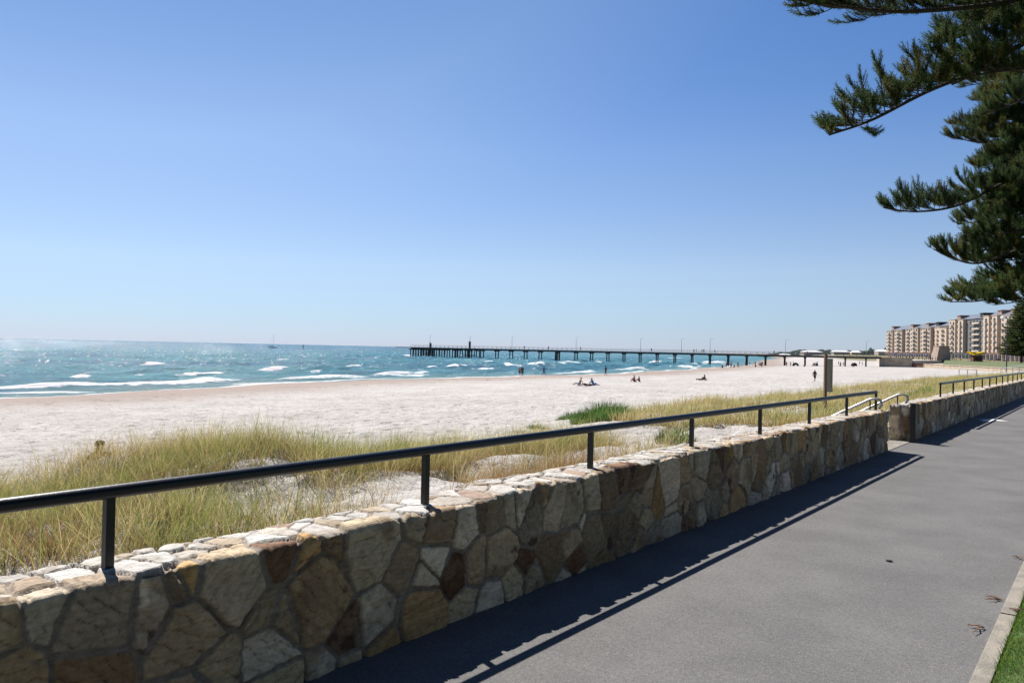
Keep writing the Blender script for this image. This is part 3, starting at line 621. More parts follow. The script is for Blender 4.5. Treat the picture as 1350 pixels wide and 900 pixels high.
# ------------------------------------------------------------------ Norfolk pines
def cord_template(N=30, ln=.16):
    v = []; f = []
    for i in range(N):
        t = .04+.96*i/N; a = i*2.39996; l = .24*(1-.45*t)+.06
        o = np.array([math.cos(a), math.sin(a), 0]); tg = np.array([-math.sin(a), math.cos(a), 0]); bx = np.array([.32*t*t, 0, t])
        v += [bx-tg*.032, bx+tg*.032, bx+o*l+np.array([0, 0, .20])]; f.append((3*i, 3*i+1, 3*i+2))
    v += [np.array([-.02, .02, 0]), np.array([.02, -.02, 0]), np.array([.32, 0, 1.0])]; f.append((3*N, 3*N+1, 3*N+2))
    return np.array(v), np.array(f)
CV, CF = cord_template(28); CVL, CFL = cord_template(12)
class Foliage:
    def __init__(s): s.o = []; s.d = []; s.l = []; s.c = []
    def add(s, o, d, l, c): s.o.append(tuple(o)); s.d.append(tuple(d)); s.l.append(l); s.c.append(c)
    def mesh(s, name, low=False):
        V0, F0 = (CVL, CFL) if low else (CV, CF)
        o = np.array(s.o); d = np.array(s.d); d /= np.linalg.norm(d, axis=1)[:, None]; l = np.array(s.l); c = np.array(s.c)
        up = np.tile([0, 0, 1.], (len(o), 1)) + rng.normal(0, .25, (len(o), 3)); x = up - d*(up*d).sum(1)[:, None]; x /= np.maximum(np.linalg.norm(x, axis=1), 1e-3)[:, None]; y = np.cross(d, x)
        V = o[:, None]+l[:, None, None]*(V0[None, :, 0:1]*x[:, None]+V0[None, :, 1:2]*y[:, None]+V0[None, :, 2:3]*d[:, None])
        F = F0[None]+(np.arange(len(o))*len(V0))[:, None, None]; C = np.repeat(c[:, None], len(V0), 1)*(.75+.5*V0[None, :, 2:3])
        return mesh_np(name, V.reshape(-1, 3), None, F.reshape(-1, 3), col=C.reshape(-1, 3))
NG = np.array([.046, .074, .022]); NY = np.array([.125, .125, .026])
def catmull(pts, n):
    P = [pts[0]*2-pts[1]]+pts+[pts[-1]*2-pts[-2]]; out = []
    for i in range(1, len(P)-2):
        for k_ in range(n):
            t = k_/n; out.append(.5*((2*P[i])+(P[i+1]-P[i-1])*t+(2*P[i-1]-5*P[i]+4*P[i+1]-P[i+2])*t*t+(3*P[i]-P[i-1]-3*P[i+1]+P[i+2])*t**3))
    return out+[P[-2]]
def pine_branch(fol, wood, pts, r0, dens=1.0, bl=.5, start=.12, cl=.17, yel=.25, hang=.0, upb=.42):
    """pts from trunk to tip"""
    c = catmull([Vector(p) for p in pts], 10); L = [0]
    for a, b_ in zip(c, c[1:]): L.append(L[-1]+(b_-a).length)
    T = L[-1]; wood.tube(c, [r0*(1-.86*l/T)+.004 for l in L], 7)
    step = .050/dens; l = T*start; side = 1
    while l < T:
        k_ = max(i for i in range(len(L)) if L[i] <= l); k_ = min(k_, len(c)-2); f = (l-L[k_])/max(L[k_+1]-L[k_], 1e-6); p = c[k_].lerp(c[k_+1], f); d = (c[k_+1]-c[k_]).normalized()
        sd_ = d.cross(Vector((0, 0, 1))).normalized()*side; rem = (T-l)
        ln = min(bl*random.uniform(.6, 1.15), .10+rem*.75)
        u = upb*random.uniform(-.1, 1.45) - (.8 if random.random() < hang else 0)
        b0 = (sd_*random.uniform(.15, 1.0)+d*random.uniform(.35, .95)+Vector((0, 0, u))).normalized(); q = p.copy(); dd = b0.copy(); path_ = [q.copy()]; n = max(2, int(ln/.05))
        tone = NG.copy()*random.uniform(.7, 1.35)
        if random.random() < yel: tone = NY*random.uniform(.55, 1.0)
        for i in range(n):
            dd = (dd+Vector((0, 0, .055))+Vector((random.gauss(0, .05), random.gauss(0, .05), random.gauss(0, .04)))).normalized(); q = q+dd*.055; path_.append(q.copy())
            if i/n > .12:
                for sgn in (1, -1):
                    if random.random() < .92:
                        s2 = dd.cross(Vector((0, 0, 1))); s2 = s2.normalized() if s2.length > .1 else sd_
                        cdv = (dd*random.uniform(.7, 1.1)+s2*sgn*random.uniform(.25, .75)+Vector((0, 0, random.uniform(.0, .55)))); fol.add(q, cdv, cl*random.uniform(.65, 1.2), tone*random.uniform(.8, 1.2))
        fol.add(q, dd, cl*1.1, tone*1.1); wood.tube(path_, [.007]*(len(path_)-1)+[.003], 4, cap=False)
        side = -side; l += step*random.uniform(.6, 1.4)
def Apts(tr, lst): return [Vector(tr)]+[AT(*q) for q in lst]
def pine(label, base, H, heroes, gen, r0=.34, low=False):
    t = thing('norfolk_pine', label, 'tree', base); fol = Foliage(); wood = MB(); tb = MB()
    bx = Vector(base); n = 16
    tb.tube([Vector((random.gauss(0, .015), random.gauss(0, .015), H*i/n)) for i in range(n+1)], [r0*(1-i/n)**.8+.03+(.12 if i == 0 else 0) for i in range(n+1)], 16)
    tb.build('trunk', M['bark'], t, smooth=True)
    for h in heroes:
        pts = [Vector(p)-bx for p in h['pts']]; kw = {k_: v for k_, v in h.items() if k_ != 'pts'}; pine_branch(fol, wood, pts, **kw)
    gen(fol, wood)
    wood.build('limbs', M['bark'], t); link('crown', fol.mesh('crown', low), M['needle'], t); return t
def off_gen(H0, H1, azs, Lf, dz, kw):
    def g(fol, wood):
        z = H0; i = 0
        while z < H1:
            for a in azs:
                az = a+random.uniform(-.22, .22)+i*.2; L = Lf(z)*random.uniform(.85, 1.1); d = Vector((math.cos(az), math.sin(az), 0))
                pts = [Vector((0, 0, z))+d*L*f+Vector((0, 0, L*(.10*f+.10*f*f))) for f in (0, .35, .7, 1)]; pine_branch(fol, wood, pts, **kw)
            z += dz; i += 1
    return g
# near tree: trunk just out of the frame on the right, its boughs hang into the picture
tA = Vector((1.7, 17.2, 0)); 
hA = []
def hero(lst, base, zb, tree, **kw): tree.append(dict(pts=[Vector((base.x, base.y, zb))]+[AT(*q) for q in lst], **kw))
hero([(1420, -25, 11.8), (1330, 2, 11.3), (1240, 13, 11), (1170, 15, 10.8), (1090, 6, 10.6), (1030, -4, 10.5)], tA, 7.4, hA, r0=.075, dens=1.25, bl=.6, start=.25, hang=.12, upb=.3, yel=.1)
hero([(1430, 20, 11.8), (1345, 60, 11.5), (1290, 92, 11.3), (1220, 122, 11.1), (1150, 158, 10.9), (1093, 178, 10.8)], tA, 6.9, hA, r0=.07, dens=1.3, bl=.60, start=.25, upb=.62, yel=.18, hang=.03)
hero([(1440, -30, 12.3), (1370, 10, 12.2), (1310, 35, 12.2), (1262, 50, 12.2), (1235, 62, 12.2)], tA, 7.1, hA, r0=.05, dens=1.4, bl=.6, start=.3, upb=.5, yel=.15)
hero([(1450, 30, 12.8), (1390, 40, 12.9), (1330, 30, 12.9), (1275, 22, 12.9)], tA, 6.9, hA, r0=.05, dens=1.4, bl=.6, start=.3, upb=.45, yel=.15)
hero([(1450, 90, 11.6), (1390, 92, 11.4), (1340, 92, 11.3), (1285, 100, 11.3), (1255, 112, 11.3)], tA, 6.2, hA, r0=.05, dens=1.3, bl=.5, start=.3, upb=.4, yel=.2)
pine('large Norfolk pine whose high boughs reach in across the sky at the top right corner', tA, 19, hA, off_gen(5.0, 17, (-1.0, -.2, .6, 1.4), lambda z: 5.2*(1-z/21), 1.3, dict(r0=.06, dens=.45, bl=.6, start=.2)), .36)
# second tree: lower boughs, farther along the path
tB = Vector((.95, 31.5, 0)); hB = []
kb = dict(dens=.70, bl=.72, cl=.24, start=.25)
def heroB(lst, zb, **kw): hero(lst, tB, zb, hB, **{**kb, **kw})
heroB([(1480, 215, 23.0), (1390, 215, 22.3), (1325, 240, 21.8), (1265, 270, 21.3), (1210, 279, 21), (1165, 274, 20.8)], 7.0, r0=.09, upb=.5, yel=.15)
heroB([(1480, 330, 23.5), (1400, 315, 23), (1340, 330, 22.6), (1290, 347, 22.2), (1255, 340, 22), (1230, 328, 22)], 4.7, r0=.08, upb=.5, yel=.2)
heroB([(1470, 350, 23.5), (1400, 365, 23), (1340, 383, 22.8), (1295, 396, 22.5), (1252, 398, 22.3)], 4.3, r0=.06, bl=.5, upb=.25, yel=.25)
heroB([(1470, 345, 24.5), (1400, 352, 24.2), (1345, 366, 24), (1300, 380, 24), (1262, 384, 24)], 4.4, r0=.05, bl=.5, upb=.25, yel=.25)
heroB([(1470, 270, 23.6), (1400, 275, 23.2), (1340, 283, 22.9), (1290, 292, 22.8), (1262, 296, 22.8)], 5.6, r0=.06, yel=.2, upb=.45)
heroB([(1470, 160, 24.0), (1400, 165, 23.6), (1350, 172, 23.3), (1300, 188, 23.2), (1252, 180, 23.2)], 8.2, r0=.06, bl=.5, upb=.35, yel=.4)
heroB([(1470, 135, 24.4), (1400, 140, 24.2), (1350, 150, 24), (1300, 165, 24), (1258, 164, 24)], 8.6, r0=.05, bl=.4, upb=.3, yel=.4)
heroB([(1470, 105, 24.4), (1400, 110, 24.2), (1350, 118, 24), (1320, 125, 24), (1296, 127, 24)], 9.4, r0=.05, bl=.6, upb=.4, yel=.4)
heroB([(1470, 200, 25), (1410, 200, 25), (1360, 205, 25), (1320, 212, 25), (1285, 222, 25)], 7.4, r0=.05, yel=.4)
heroB([(1470, 245, 24.8), (1410, 250, 24.6), (1360, 255, 24.6), (1310, 262, 24.6), (1285, 263, 24.6)], 6.4, r0=.05, yel=.4)
heroB([(1470, 310, 24.8), (1420, 310, 24.8), (1370, 312, 24.8), (1320, 318, 24.8), (1280, 322, 24.8)], 5.1, r0=.05, yel=.35)
heroB([(1470, 300, 22.8), (1420, 298, 22.2), (1370, 305, 22), (1320, 308, 21.8), (1275, 318, 21.8)], 5.3, r0=.05, yel=.15)
heroB([(1470, 230, 22.8), (1430, 225, 22), (1390, 228, 21.8), (1350, 240, 21.6), (1310, 268, 21.4)], 6.7, r0=.05, yel=.15)
heroB([(1470, 120, 22.8), (1420, 120, 22.4), (1370, 126, 22.2), (1330, 140, 22), (1300, 152, 22)], 9.0, r0=.05, yel=.25)
heroB([(1470, 190, 23.4), (1420, 186, 23), (1380, 190, 22.8), (1345, 200, 22.8), (1312, 214, 22.8)], 7.7, r0=.05, yel=.25)
heroB([(1470, 260, 24), (1420, 255, 23.6), (1380, 262, 23.4), (1340, 270, 23.4), (1300, 285, 23.4)], 6.0, r0=.05, yel=.25)
heroB([(1470, 80, 25), (1420, 80, 25), (1380, 85, 25), (1345, 95, 25), (1310, 100, 25)], 10, r0=.05, yel=.3)
for i in range(17):
    y_ = 95+i*18.5; xt = 1296+random.uniform(-26, 22); zz = random.uniform(22.3, 25.5); zt = EYE+(470-y_)/1050*24
    heroB([(1470, y_-6, zz), (1425, y_-8, zz), (1385, y_-3+random.uniform(-5, 5), zz), (1345, y_+6, zz), (xt, y_+14+random.uniform(-7, 7), zz)], zt-.2, r0=.05, yel=random.uniform(.15, .45), upb=.35, bl=.6)
pine('second Norfolk pine whose lower boughs hang over the path above the far buildings', tB, 22, hB, off_gen(4.2, 19, (-1.2, -.3, .6), lambda z: 6.0*(1-z/24), 1.5, dict(r0=.06, dens=.35, bl=.8, start=.2, cl=.26)), .40)

# ------------------------------------------------------------------ jetty
J0 = CZ(545, 404); J1 = CZ(1162, 316); JZ = 1.52
jv = J1-J0; JL = jv.length; ja = math.atan2(jv.y, jv.x)
jt = thing('jetty', 'long concrete jetty on dark piles running from the beach out into the sea', 'jetty', (J0.x, J0.y, 0), ja)
b = MB(); b.box((JL/2, 0, JZ-.18), (JL, 5.2, .34)); b.box((9, 0, JZ-.19), (34, 8.0, .33)); b.build('deck', M['deck'], jt)
b = MB()
for y in (-2.0, 2.0): b.box((JL/2, y, JZ-.62), (JL, .35, .52))
b.build('girder', M['pile'], jt)
def pile_mesh(h, r): b = MB(); b.tube([(0, 0, -h), (0, 0, 0)], r, 8); return b.mesh('pile', True)
pm = pile_mesh(7.5, .27); cm = MB().box((0, 0, 0), (.65, 5.4, .45)).mesh('crosshead')
pile_n = 0
def bent(x, ys=(-1.9, 1.9), lean=.06, wid=1.0):
    global pile_n
    c = link('crosshead', cm, M['pile'] if not cm.materials else None, jt, (x, 0, JZ-1.1)); c.scale = (1, wid, 1)
    for y in ys:
        p_ = link('pile', pm, M['pile'] if not pm.materials else None, jt, (x, y*.8, JZ-1.25)); p_.rotation_euler = (lean*(1 if y > 0 else -1), random.uniform(-.02, .02), 0); pile_n += 1
def xpx(px):
    k = (px-675)/1050; # solve along the jetty for the image column
    best = min(range(0, 2200), key=lambda i: abs((lambda P: ((P.x*CT+P.y*ST)/(-P.x*ST+P.y*CT)-k))(J0+jv*(i/2200))))
    return JL*best/2200
for px in (655.6, 674.4, 693.3, 712.9, 735.6, 760, 780.4, 801.8, 822.9, 844.4, 866.7, 890, 912.9, 936.2, 960.4, 984.9, 1009.6, 1035, 1061.8, 1088, 1114.7, 1142): bent(xpx(px))
for px in (544.5, 549, 555, 559.5, 565, 570, 576, 583, 590, 600, 607, 616, 620, 630.5, 636): bent(xpx(px), (-3, 0, 3) if px < 612 else (-1.9, 1.9), .05, 1.45 if px < 590 else 1)
for px, n in ((733.5, 3), (567, 3), (602.5, 2), (618, 3)):
    for i in range(n):
        p_ = link('pile', pm, None, jt, (xpx(px)+i*.7, -1.0+i*.9, JZ-1.25))
b = MB(); b.box((xpx(624), -3.6, -2.0), (5.5, 2.2, .3)); b.box((xpx(624), -3.6, -1.1), (5.0, 1.6, .12))
for dx in (-2.5, 2.5): b.box((xpx(624)+dx, -3.6, -1.0), (.3, .3, 4.6))
b.build('landing', M['pile'], jt)
b = MB()
for y in (-2.45, 2.45):
    for z in (.55, 1.05): b.tube([(0, y, JZ+z), (JL, y, JZ+z)], .05, 6)
    x = 0
    while x < JL: b.tube([(x, y, JZ-.02), (x, y, JZ+1.05)], .05, 6); x += 2.4
b.build('railing', M['deck'], jt)
def jpos(px, y, z=0):
    v = jv.normalized(); n_ = Vector((-v.y, v.x, 0)); return J0 + v*xpx(px) + n_*y + Vector((0, 0, JZ-.008+z))
# lamp posts on the jetty
def lamp_post(h, label, loc, rz, group):
    t = thing('lamp_post', label, 'lamp post', loc, rz, group)
    b = MB(); b.tube([(0, 0, 0), (0, 0, h*.5), (0, 0, h-.4), (.15, 0, h-.1), (.6, 0, h)], [.10, .08, .06, .05, .05], 8); b.build('pole', M['steel'], t, smooth=True)
    b = MB(); b.box((.95, 0, h-.02), (.7, .24, .14), bev=.04); b.build('lamp_head', M['white'], t); return t
lp = None
for px in (564, 617, 672.5, 757.5, 843, 897, 935, 1035, 1142):
    loc = jpos(px, 2.2)
    if lp is None: lp = lamp_post(6.2, 'grey lamp post standing on the deck of the jetty', loc, ja, 'lamp posts along the jetty')
    else: dup(lp, loc)
for px, h, lab in ((566, 2.3, 'low dark slim box standing on the seaward end of the jetty'), (618, 3.5, 'taller dark box tower on the jetty above the lower landing')):
    t = thing('light_tower', lab, 'tower', jpos(px, 1.2), ja)
    b = MB(); b.box((0, 0, h*.45), (.8, .8, h*.9), bev=.04); b.box((0, 0, h*.93), (1.0, 1.0, .14)); b.build('cabin', M['dark'], t)
    b = MB(); b.tube([(0, 0, h*.94), (0, 0, h*1.25)], .06, 6); b.build('mast', M['steel'], t)

# ------------------------------------------------------------------ boats
def boat(px, py, Z, label, mast, L):
    p = RAY(px, py, SEA); p = CZ(px, Z, SEA)
    t = thing('sailing_boat', label, 'boat', p, TH+R(12)); b = MB(); bm = b.bm; rings = []
    for x, hw, zk, zd in ((-.5, .10, .30, 1.0), (-.3, .15, -.1, .9), (0, .17, -.3, .85), (.25, .13, -.15, .95), (.42, .06, .3, 1.1), (.5, .004, .9, 1.2)):
        rings.append([bm.verts.new((x*L, y*hw*L, z)) for y, z in ((-1, zd), (-.8, (zd+zk)/2), (0, zk), (.8, (zd+zk)/2), (1, zd))])
    for r0, r1 in zip(rings, rings[1:]):
        for i in range(4): bm.faces.new((r0[i], r1[i], r1[i+1], r0[i+1]))
        bm.faces.new((r0[4], r1[4], r1[0], r0[0]))
    bm.faces.new(rings[0]); b.build('hull', M['cloth_navy'], t)
    b = MB(); b.box((-.02*L, 0, 1.25), (.36*L, .2*L, .8), bev=.15); b.build('cabin', M['white'], t)
    b = MB(); b.tube([(.06*L, 0, .8), (.06*L, 0, mast)], [.12, .07], 8); b.tube([(.06*L, 0, 2.4), (-.36*L, 0, 2.5)], .09, 6); b.build('mast', M['steel'], t)
    b = MB(); b.tube([(.04*L, 0, 2.65), (-.34*L, 0, 2.72)], [.26, .16], 8); b.build('furled_sail', M['cloth_blue'], t)
    b = MB(); b.tube([(.06*L, 0, mast-.2), (.49*L, 0, 1.2)], .035, 4); b.tube([(.06*L, 0, mast-.2), (-.5*L, 0, 1.0)], .035, 4); b.build('stay', M['steel'], t)
boat(360, 456, 1000, 'moored yacht with bare mast and dark hull near the horizon, left of the jetty', 17, 11)
p = CZ(400, 800, SEA); t = thing('channel_beacon', 'small dark channel beacon standing in the sea between the yacht and the jetty', 'beacon', p)
b = MB()
for a in range(3): b.tube([(1.1*math.cos(a*2.1), 1.1*math.sin(a*2.1), -2), (.25*math.cos(a*2.1), .25*math.sin(a*2.1), 3.4)], .14, 6)
b.build('pile', M['pile'], t); b = MB(); b.box((0, 0, 3.5), (1.4, 1.4, .18)).tube([(0, 0, 3.5), (0, 0, 4.6), (0, 0, 5.0)], [.5, .45, .1], 10); b.build('lantern', M['dark'], t)

# ------------------------------------------------------------------ people
J = {}
def pose(name):
    P = dict(pel=(0, 0, .93), wai=(0, .005, 1.10), che=(0, 0, 1.30), nek=(0, .01, 1.47), jaw=(0, .03, 1.56), top=(0, .02, 1.65), cro=(0, .015, 1.715),
             sL=(.17, 0, 1.40), eL=(.225, -.02, 1.13), wL=(.235, .06, .89), hL=(.235, .09, .80), sR=(-.17, 0, 1.40), eR=(-.225, -.02, 1.13), wR=(-.235, .06, .89), hR=(-.235, .09, .80),
             iL=(.09, 0, .90), kL=(.10, .02, .50), aL=(.10, -.02, .09), tL=(.11, .13, .035), iR=(-.09, 0, .90), kR=(-.10, .02, .50), aR=(-.10, -.02, .09), tR=(-.11, .13, .035))
    if name == 'walk':
        P.update(kL=(.10, .20, .54), aL=(.10, .26, .10), tL=(.10, .40, .06), kR=(-.10, -.04, .50), aR=(-.10, -.32, .16), tR=(-.10, -.20, .04), eL=(.22, -.14, 1.15), wL=(.22, -.10, .90), hL=(.22, -.07, .82), eR=(-.22, .10, 1.14), wR=(-.21, .26, .96), hR=(-.20, .32, .90))
    if name in ('sit', 'sitback'):
        lean = .06 if name == 'sit' else -.22; dz = -.80
        for k_ in ('pel', 'wai', 'che', 'nek', 'jaw', 'top', 'cro', 'sL', 'sR', 'iL', 'iR'):
            x, y, z = P[k_]; f = (z-.93)/.76; P[k_] = (x, y+lean*max(f, 0)*1.3, z+dz)
        if name == 'sit': P.update(kL=(.13, .36, .50), aL=(.12, .62, .08), tL=(.12, .76, .04), kR=(-.13, .36, .50), aR=(-.12, .62, .08), tR=(-.12, .76, .04), eL=(.24, .16, .38), wL=(.14, .38, .44), hL=(.07, .42, .46), eR=(-.24, .16, .38), wR=(-.14, .38, .44), hR=(-.07, .42, .46))
        else: P.update(kL=(.11, .42, .22), aL=(.11, .84, .07), tL=(.13, .90, .18), kR=(-.11, .40, .34), aR=(-.11, .72, .07), tR=(-.11, .85, .05), eL=(.27, -.34, .32), wL=(.26, -.36, .06), hL=(.27, -.30, .03), eR=(-.27, -.34, .32), wR=(-.26, -.36, .06), hR=(-.27, -.30, .03))
    if name == 'lie':
        P = {k_: (x, z-.9, .13+y*.7) for k_, (x, y, z) in P.items()}; P.update(kL=(.10, -.42, .28), kR=(-.10, -.40, .16))
    return P
RAD = dict(pel=.135, wai=.115, che=.145, nek=.055, jaw=.078, top=.098, cro=.062, sL=.062, eL=.042, wL=.032, hL=.036, sR=.062, eR=.042, wR=.032, hR=.036, iL=.095, kL=.058, aL=.042, tL=.036, iR=.095, kR=.058, aR=.042, tR=.036)
BON = [('pel', 'wai'), ('wai', 'che'), ('che', 'nek'), ('nek', 'jaw'), ('jaw', 'top'), ('top', 'cro'), ('che', 'sL'), ('sL', 'eL'), ('eL', 'wL'), ('wL', 'hL'), ('che', 'sR'), ('sR', 'eR'), ('eR', 'wR'), ('wR', 'hR'), ('pel', 'iL'), ('iL', 'kL'), ('kL', 'aL'), ('aL', 'tL'), ('pel', 'iR'), ('iR', 'kR'), ('kR', 'aR'), ('aR', 'tR')]
def body_mesh(name):
    P = pose(name); ks = list(P); me = bpy.data.meshes.new('body'); me.from_pydata([P[k_] for k_ in ks], [(ks.index(a), ks.index(b_)) for a, b_ in BON], [])
    o = bpy.data.objects.new('tmp', me); COL.objects.link(o); o.modifiers.new('skin', 'SKIN'); sub = o.modifiers.new('sub', 'SUBSURF'); sub.levels = 1
    for v, k_ in zip(me.skin_vertices[0].data, ks): v.radius = (RAD[k_]*1.12,)*2; v.use_root = k_ == 'pel'
    dg = bpy.context.evaluated_depsgraph_get(); dg.update(); out = bpy.data.meshes.new_from_object(o.evaluated_get(dg)); bpy.data.objects.remove(o); out.name = 'body'; out.materials.clear()
    V = np.array([v.co[:] for v in out.vertices]); Nn = np.array([v.normal[:] for v in out.vertices]); bd = np.full(len(V), 9.); rg = np.zeros(len(V), int)
    hc = np.array(P['jaw'])*.42+np.array(P['top'])*.58; hu = np.array(P['top'])-np.array(P['jaw']); hu = hu/np.linalg.norm(hu); hf = np.cross([1., 0, 0], hu); hf = hf if (hf[1] > 0 or name == 'lie') else -hf
    hm = np.isin(rg, [4, 5]); q = V-hc; al_ = q@hu; fr_ = q@hf; xx = q[:, 0]; nn_ = np.sqrt((xx/.080)**2+(fr_/.100)**2+(al_/.128)**2)+1e-6; hm &= al_ > -.10
    new = hc + np.outer(xx/nn_, [1., 0, 0]) + np.outer(fr_/nn_, hf) + np.outer(al_/nn_, hu); nose = hm & (fr_/nn_ > .088) & (np.abs(al_/nn_+.02) < .03); new[nose] += hf*.02
    V[hm] = new[hm]; out.vertices.foreach_set('co', V.astype(np.float32).reshape(-1)); out.update(); Nn = np.array([v.normal[:] for v in out.vertices])
    for i, (a, b_) in enumerate(BON):
        A, B = np.array(P[a]), np.array(P[b_]); t = np.clip(((V-A)@(B-A))/((B-A)@(B-A)), 0, 1); d = np.linalg.norm(V-A-t[:, None]*(B-A), axis=1) - .06*(i < 3); m_ = d < bd; bd[m_] = d[m_]; rg[m_] = i
    F = [tuple(p_.vertices) for p_ in out.polygons]
    def sub_mesh(nm, sel, offv):
        fs = [f for f in F if sum(sel[v] for v in f) >= 3]; used = sorted({v for f in fs for v in f}); mp = {v: i for i, v in enumerate(used)}
        m2 = bpy.data.meshes.new(nm); m2.from_pydata([tuple(V[v]+Nn[v]*offv) for v in used], [], [tuple(mp[v] for v in f) for f in fs]); m2.polygons.foreach_set('use_smooth', [True]*len(m2.polygons)); return m2
    shirt = sub_mesh('shirt', np.isin(rg, [1, 2, 6, 7, 10, 11]) & (V[:, 2] < 9), .014); shorts = sub_mesh('shorts', np.isin(rg, [0, 14, 15, 18, 19]), .017)
    hd = np.array(P['top']); jw = np.array(P['jaw']); up = (hd-jw)/np.linalg.norm(hd-jw); rel = V-jw; al = rel@up
    fw = np.cross(np.array([1., 0, 0]), up); fw = -fw if fw[1] < 0 and name != 'lie' else fw; hs = np.isin(rg, [4, 5]) & (al > -.01) & ((rel@fw < .035) | (al > .11)); hair = sub_mesh('hair', hs, .020)
    out.polygons.foreach_set('use_smooth', [True]*len(out.polygons)); return out, shirt, shorts, hair
BM = {}
def person(loc, rz, ps, label, shirt='black', shorts='black', skin='skin1', group=None, scale=1.0):
    if ps not in BM: BM[ps] = body_mesh(ps)
    t = thing('person', label, 'person', loc, rz, group); t.scale = (scale,)*3
    for nm, me, m_ in (('body', BM[ps][0], M[skin]), ('shirt', BM[ps][1], M['cloth_'+shirt] if shirt else None), ('shorts', BM[ps][2], M['cloth_'+shorts]), ('hair', BM[ps][3], M['hair'])):
        if m_ is None or len(me.polygons) == 0: continue
        if not me.materials: me.materials.append(None)
        o = link(nm, me, None, t); o.material_slots[0].link = 'OBJECT'; o.material_slots[0].material = m_
    return t
def gp(px, py):
    p = RAY(px, py, -2.6)
    for _ in range(6): p = RAY(px, py, gz(p.x, p.y))
    p.z = gz(p.x, p.y); return p
def towel(p, rz, label, c):
    b = MB(); b.box((0, .35, .012), (.75, 1.7, .02), bev=.004); o = b.build('beach_towel', M['cloth_'+c], loc=p); o.rotation_euler = (0, 0, rz); tag(o, label, 'towel')
p = CZ(136, 19.6); p.z = gz(p.x, p.y)-.09
person(p, TH+R(35), 'sit', 'dark-haired person sitting on the sand just beyond the dune grass', 'maroon', 'navy', scale=1.12)
person(gp(685, 495.6), TH+R(200), 'stand', 'left person of the pair standing at the edge of the shallows', None, 'navy', 'skin1')
person(gp(688.6, 495.8), TH+R(170), 'stand', 'right person of the pair at the water edge, in dark bathers', 'black', 'black')
person(gp(716.8, 495), TH+R(-70), 'walk', 'person in dark clothes walking alone in the shallows to the right of the pair', 'black', 'navy')
person(gp(798.5, 495.4), TH+R(60), 'walk', 'person walking along the waterline above the group on towels', 'black', 'black')
p = gp(763.5, 508); person(p, TH+R(60), 'sitback', 'leftmost sunbather of three, pale and leaning back on the sand', None, 'white', 'skin2')
p = gp(773.5, 508); person(p, TH+R(-80), 'lie', 'middle sunbather of three lying on the sand in dark swimwear', 'black', 'black', 'skin2')
p = gp(782, 508); person(p, TH+R(-60), 'sitback', 'rightmost sunbather of three, in blue, leaning back on the sand', 'blue', 'blue')
towel(gp(773, 508.6), TH+R(80), 'navy beach towel under the middle one of three sunbathers', 'navy')
p = gp(836.5, 503.8); person(p, TH+R(40), 'sit', 'taller of two brown tanned people sitting together on the sand', None, 'red')
p = gp(843, 503.6); person(p, TH+R(100), 'sit', 'shorter of two tanned people sitting together on the sand', 'maroon', 'maroon', scale=.85)
p = gp(929.5, 501); person(p, TH+R(60), 'sit', 'person in dark red sitting upright on the sand beside someone lying down', 'maroon', 'maroon')
p = gp(924.5, 501.2); person(p, TH+R(85), 'lie', 'person lying on the sand next to a seated one in dark red', 'maroon', 'black')
person(gp(1074, 503.2), TH+R(185), 'walk', 'person in black walking on the sand left of the timber sign post', 'black', 'black')
# small bathers near the jetty and on the sand under it
k_ = 0; base = {}
for ps, sh, so, sk in (('stand', None, 'navy', 'skin1'), ('walk', 'white', 'blue', 'skin2'), ('stand', 'red', 'black', 'skin1'), ('sit', 'black', 'navy', 'skin2')):
    px = (957.5, 964, 972.8, 1004)[k_]; base[k_] = person(gp(px, (484.5, 484, 483, 483.5)[k_]), TH+random.uniform(0, 6), ps, 'tiny far-off beachgoer on the sand or in the surf by the jetty', sh, so, sk, 'beachgoers near the jetty'); k_ += 1
for i in range(30):
    px = random.choice([random.uniform(1030, 1085), random.uniform(1098, 1135), random.uniform(1034, 1150), random.uniform(985, 1010), random.uniform(940, 975)]); q = gp(px, random.uniform(480.5, 484) if px > 980 else random.uniform(482, 486)); dup(base[random.randrange(4)], q, random.uniform(0, 6.3))
pb_ = {}
for i, px in enumerate((724.5, 765, 858, 914, 918, 925, 929, 943, 1021, 1065, 690)):
    q = jpos(px, random.uniform(-1.8, 1.8))
    if i < 2: pb_[i] = person(q, random.uniform(0, 6), ('stand', 'walk')[i], 'distant person in dark clothes standing on the jetty deck', ('navy', 'black')[i], 'black', 'skin1', 'people on the jetty')
    else: dup(pb_[i % 2], q, random.uniform(0, 6))
# beach shades: small dark pop-up tents under the jetty
for i, (px, c, lab) in enumerate(((1049, 'navy', 'small dark beach shelter on the sand beneath the jetty'), (1074, 'grey', 'small grey beach shelter on the sand beneath the jetty near the sign post'), (1125, 'black', 'small black beach shelter on the sand near the shore end of the jetty'))):
    q = gp(px, 482.2); t = thing('beach_shelter', lab, 'shelter', q, random.uniform(0, 3)); b = MB(); bm = b.bm; rings = []
    for k2 in range(7):
        a = math.pi*k2/6; rings.append([bm.verts.new((1.3*math.cos(a)*f, y, 1.35*math.sin(a)*f)) for y, f in ((-.9, 1), (.3, .95), (.9, .35))])
    for r0, r1 in zip(rings, rings[1:]):
        for j in range(2): bm.faces.new((r0[j], r1[j], r1[j+1], r0[j+1]))
    bmesh.ops.solidify(bm, geom=bm.faces[:], thickness=.03); b.build('canopy', M['cloth_'+c], t, smooth=True)
    b = MB(); b.tube([(1.28*math.cos(math.pi*k2/8), -.91, 1.33*math.sin(math.pi*k2/8)) for k2 in range(9)], .03, 6); b.build('hoop', M['white'], t)

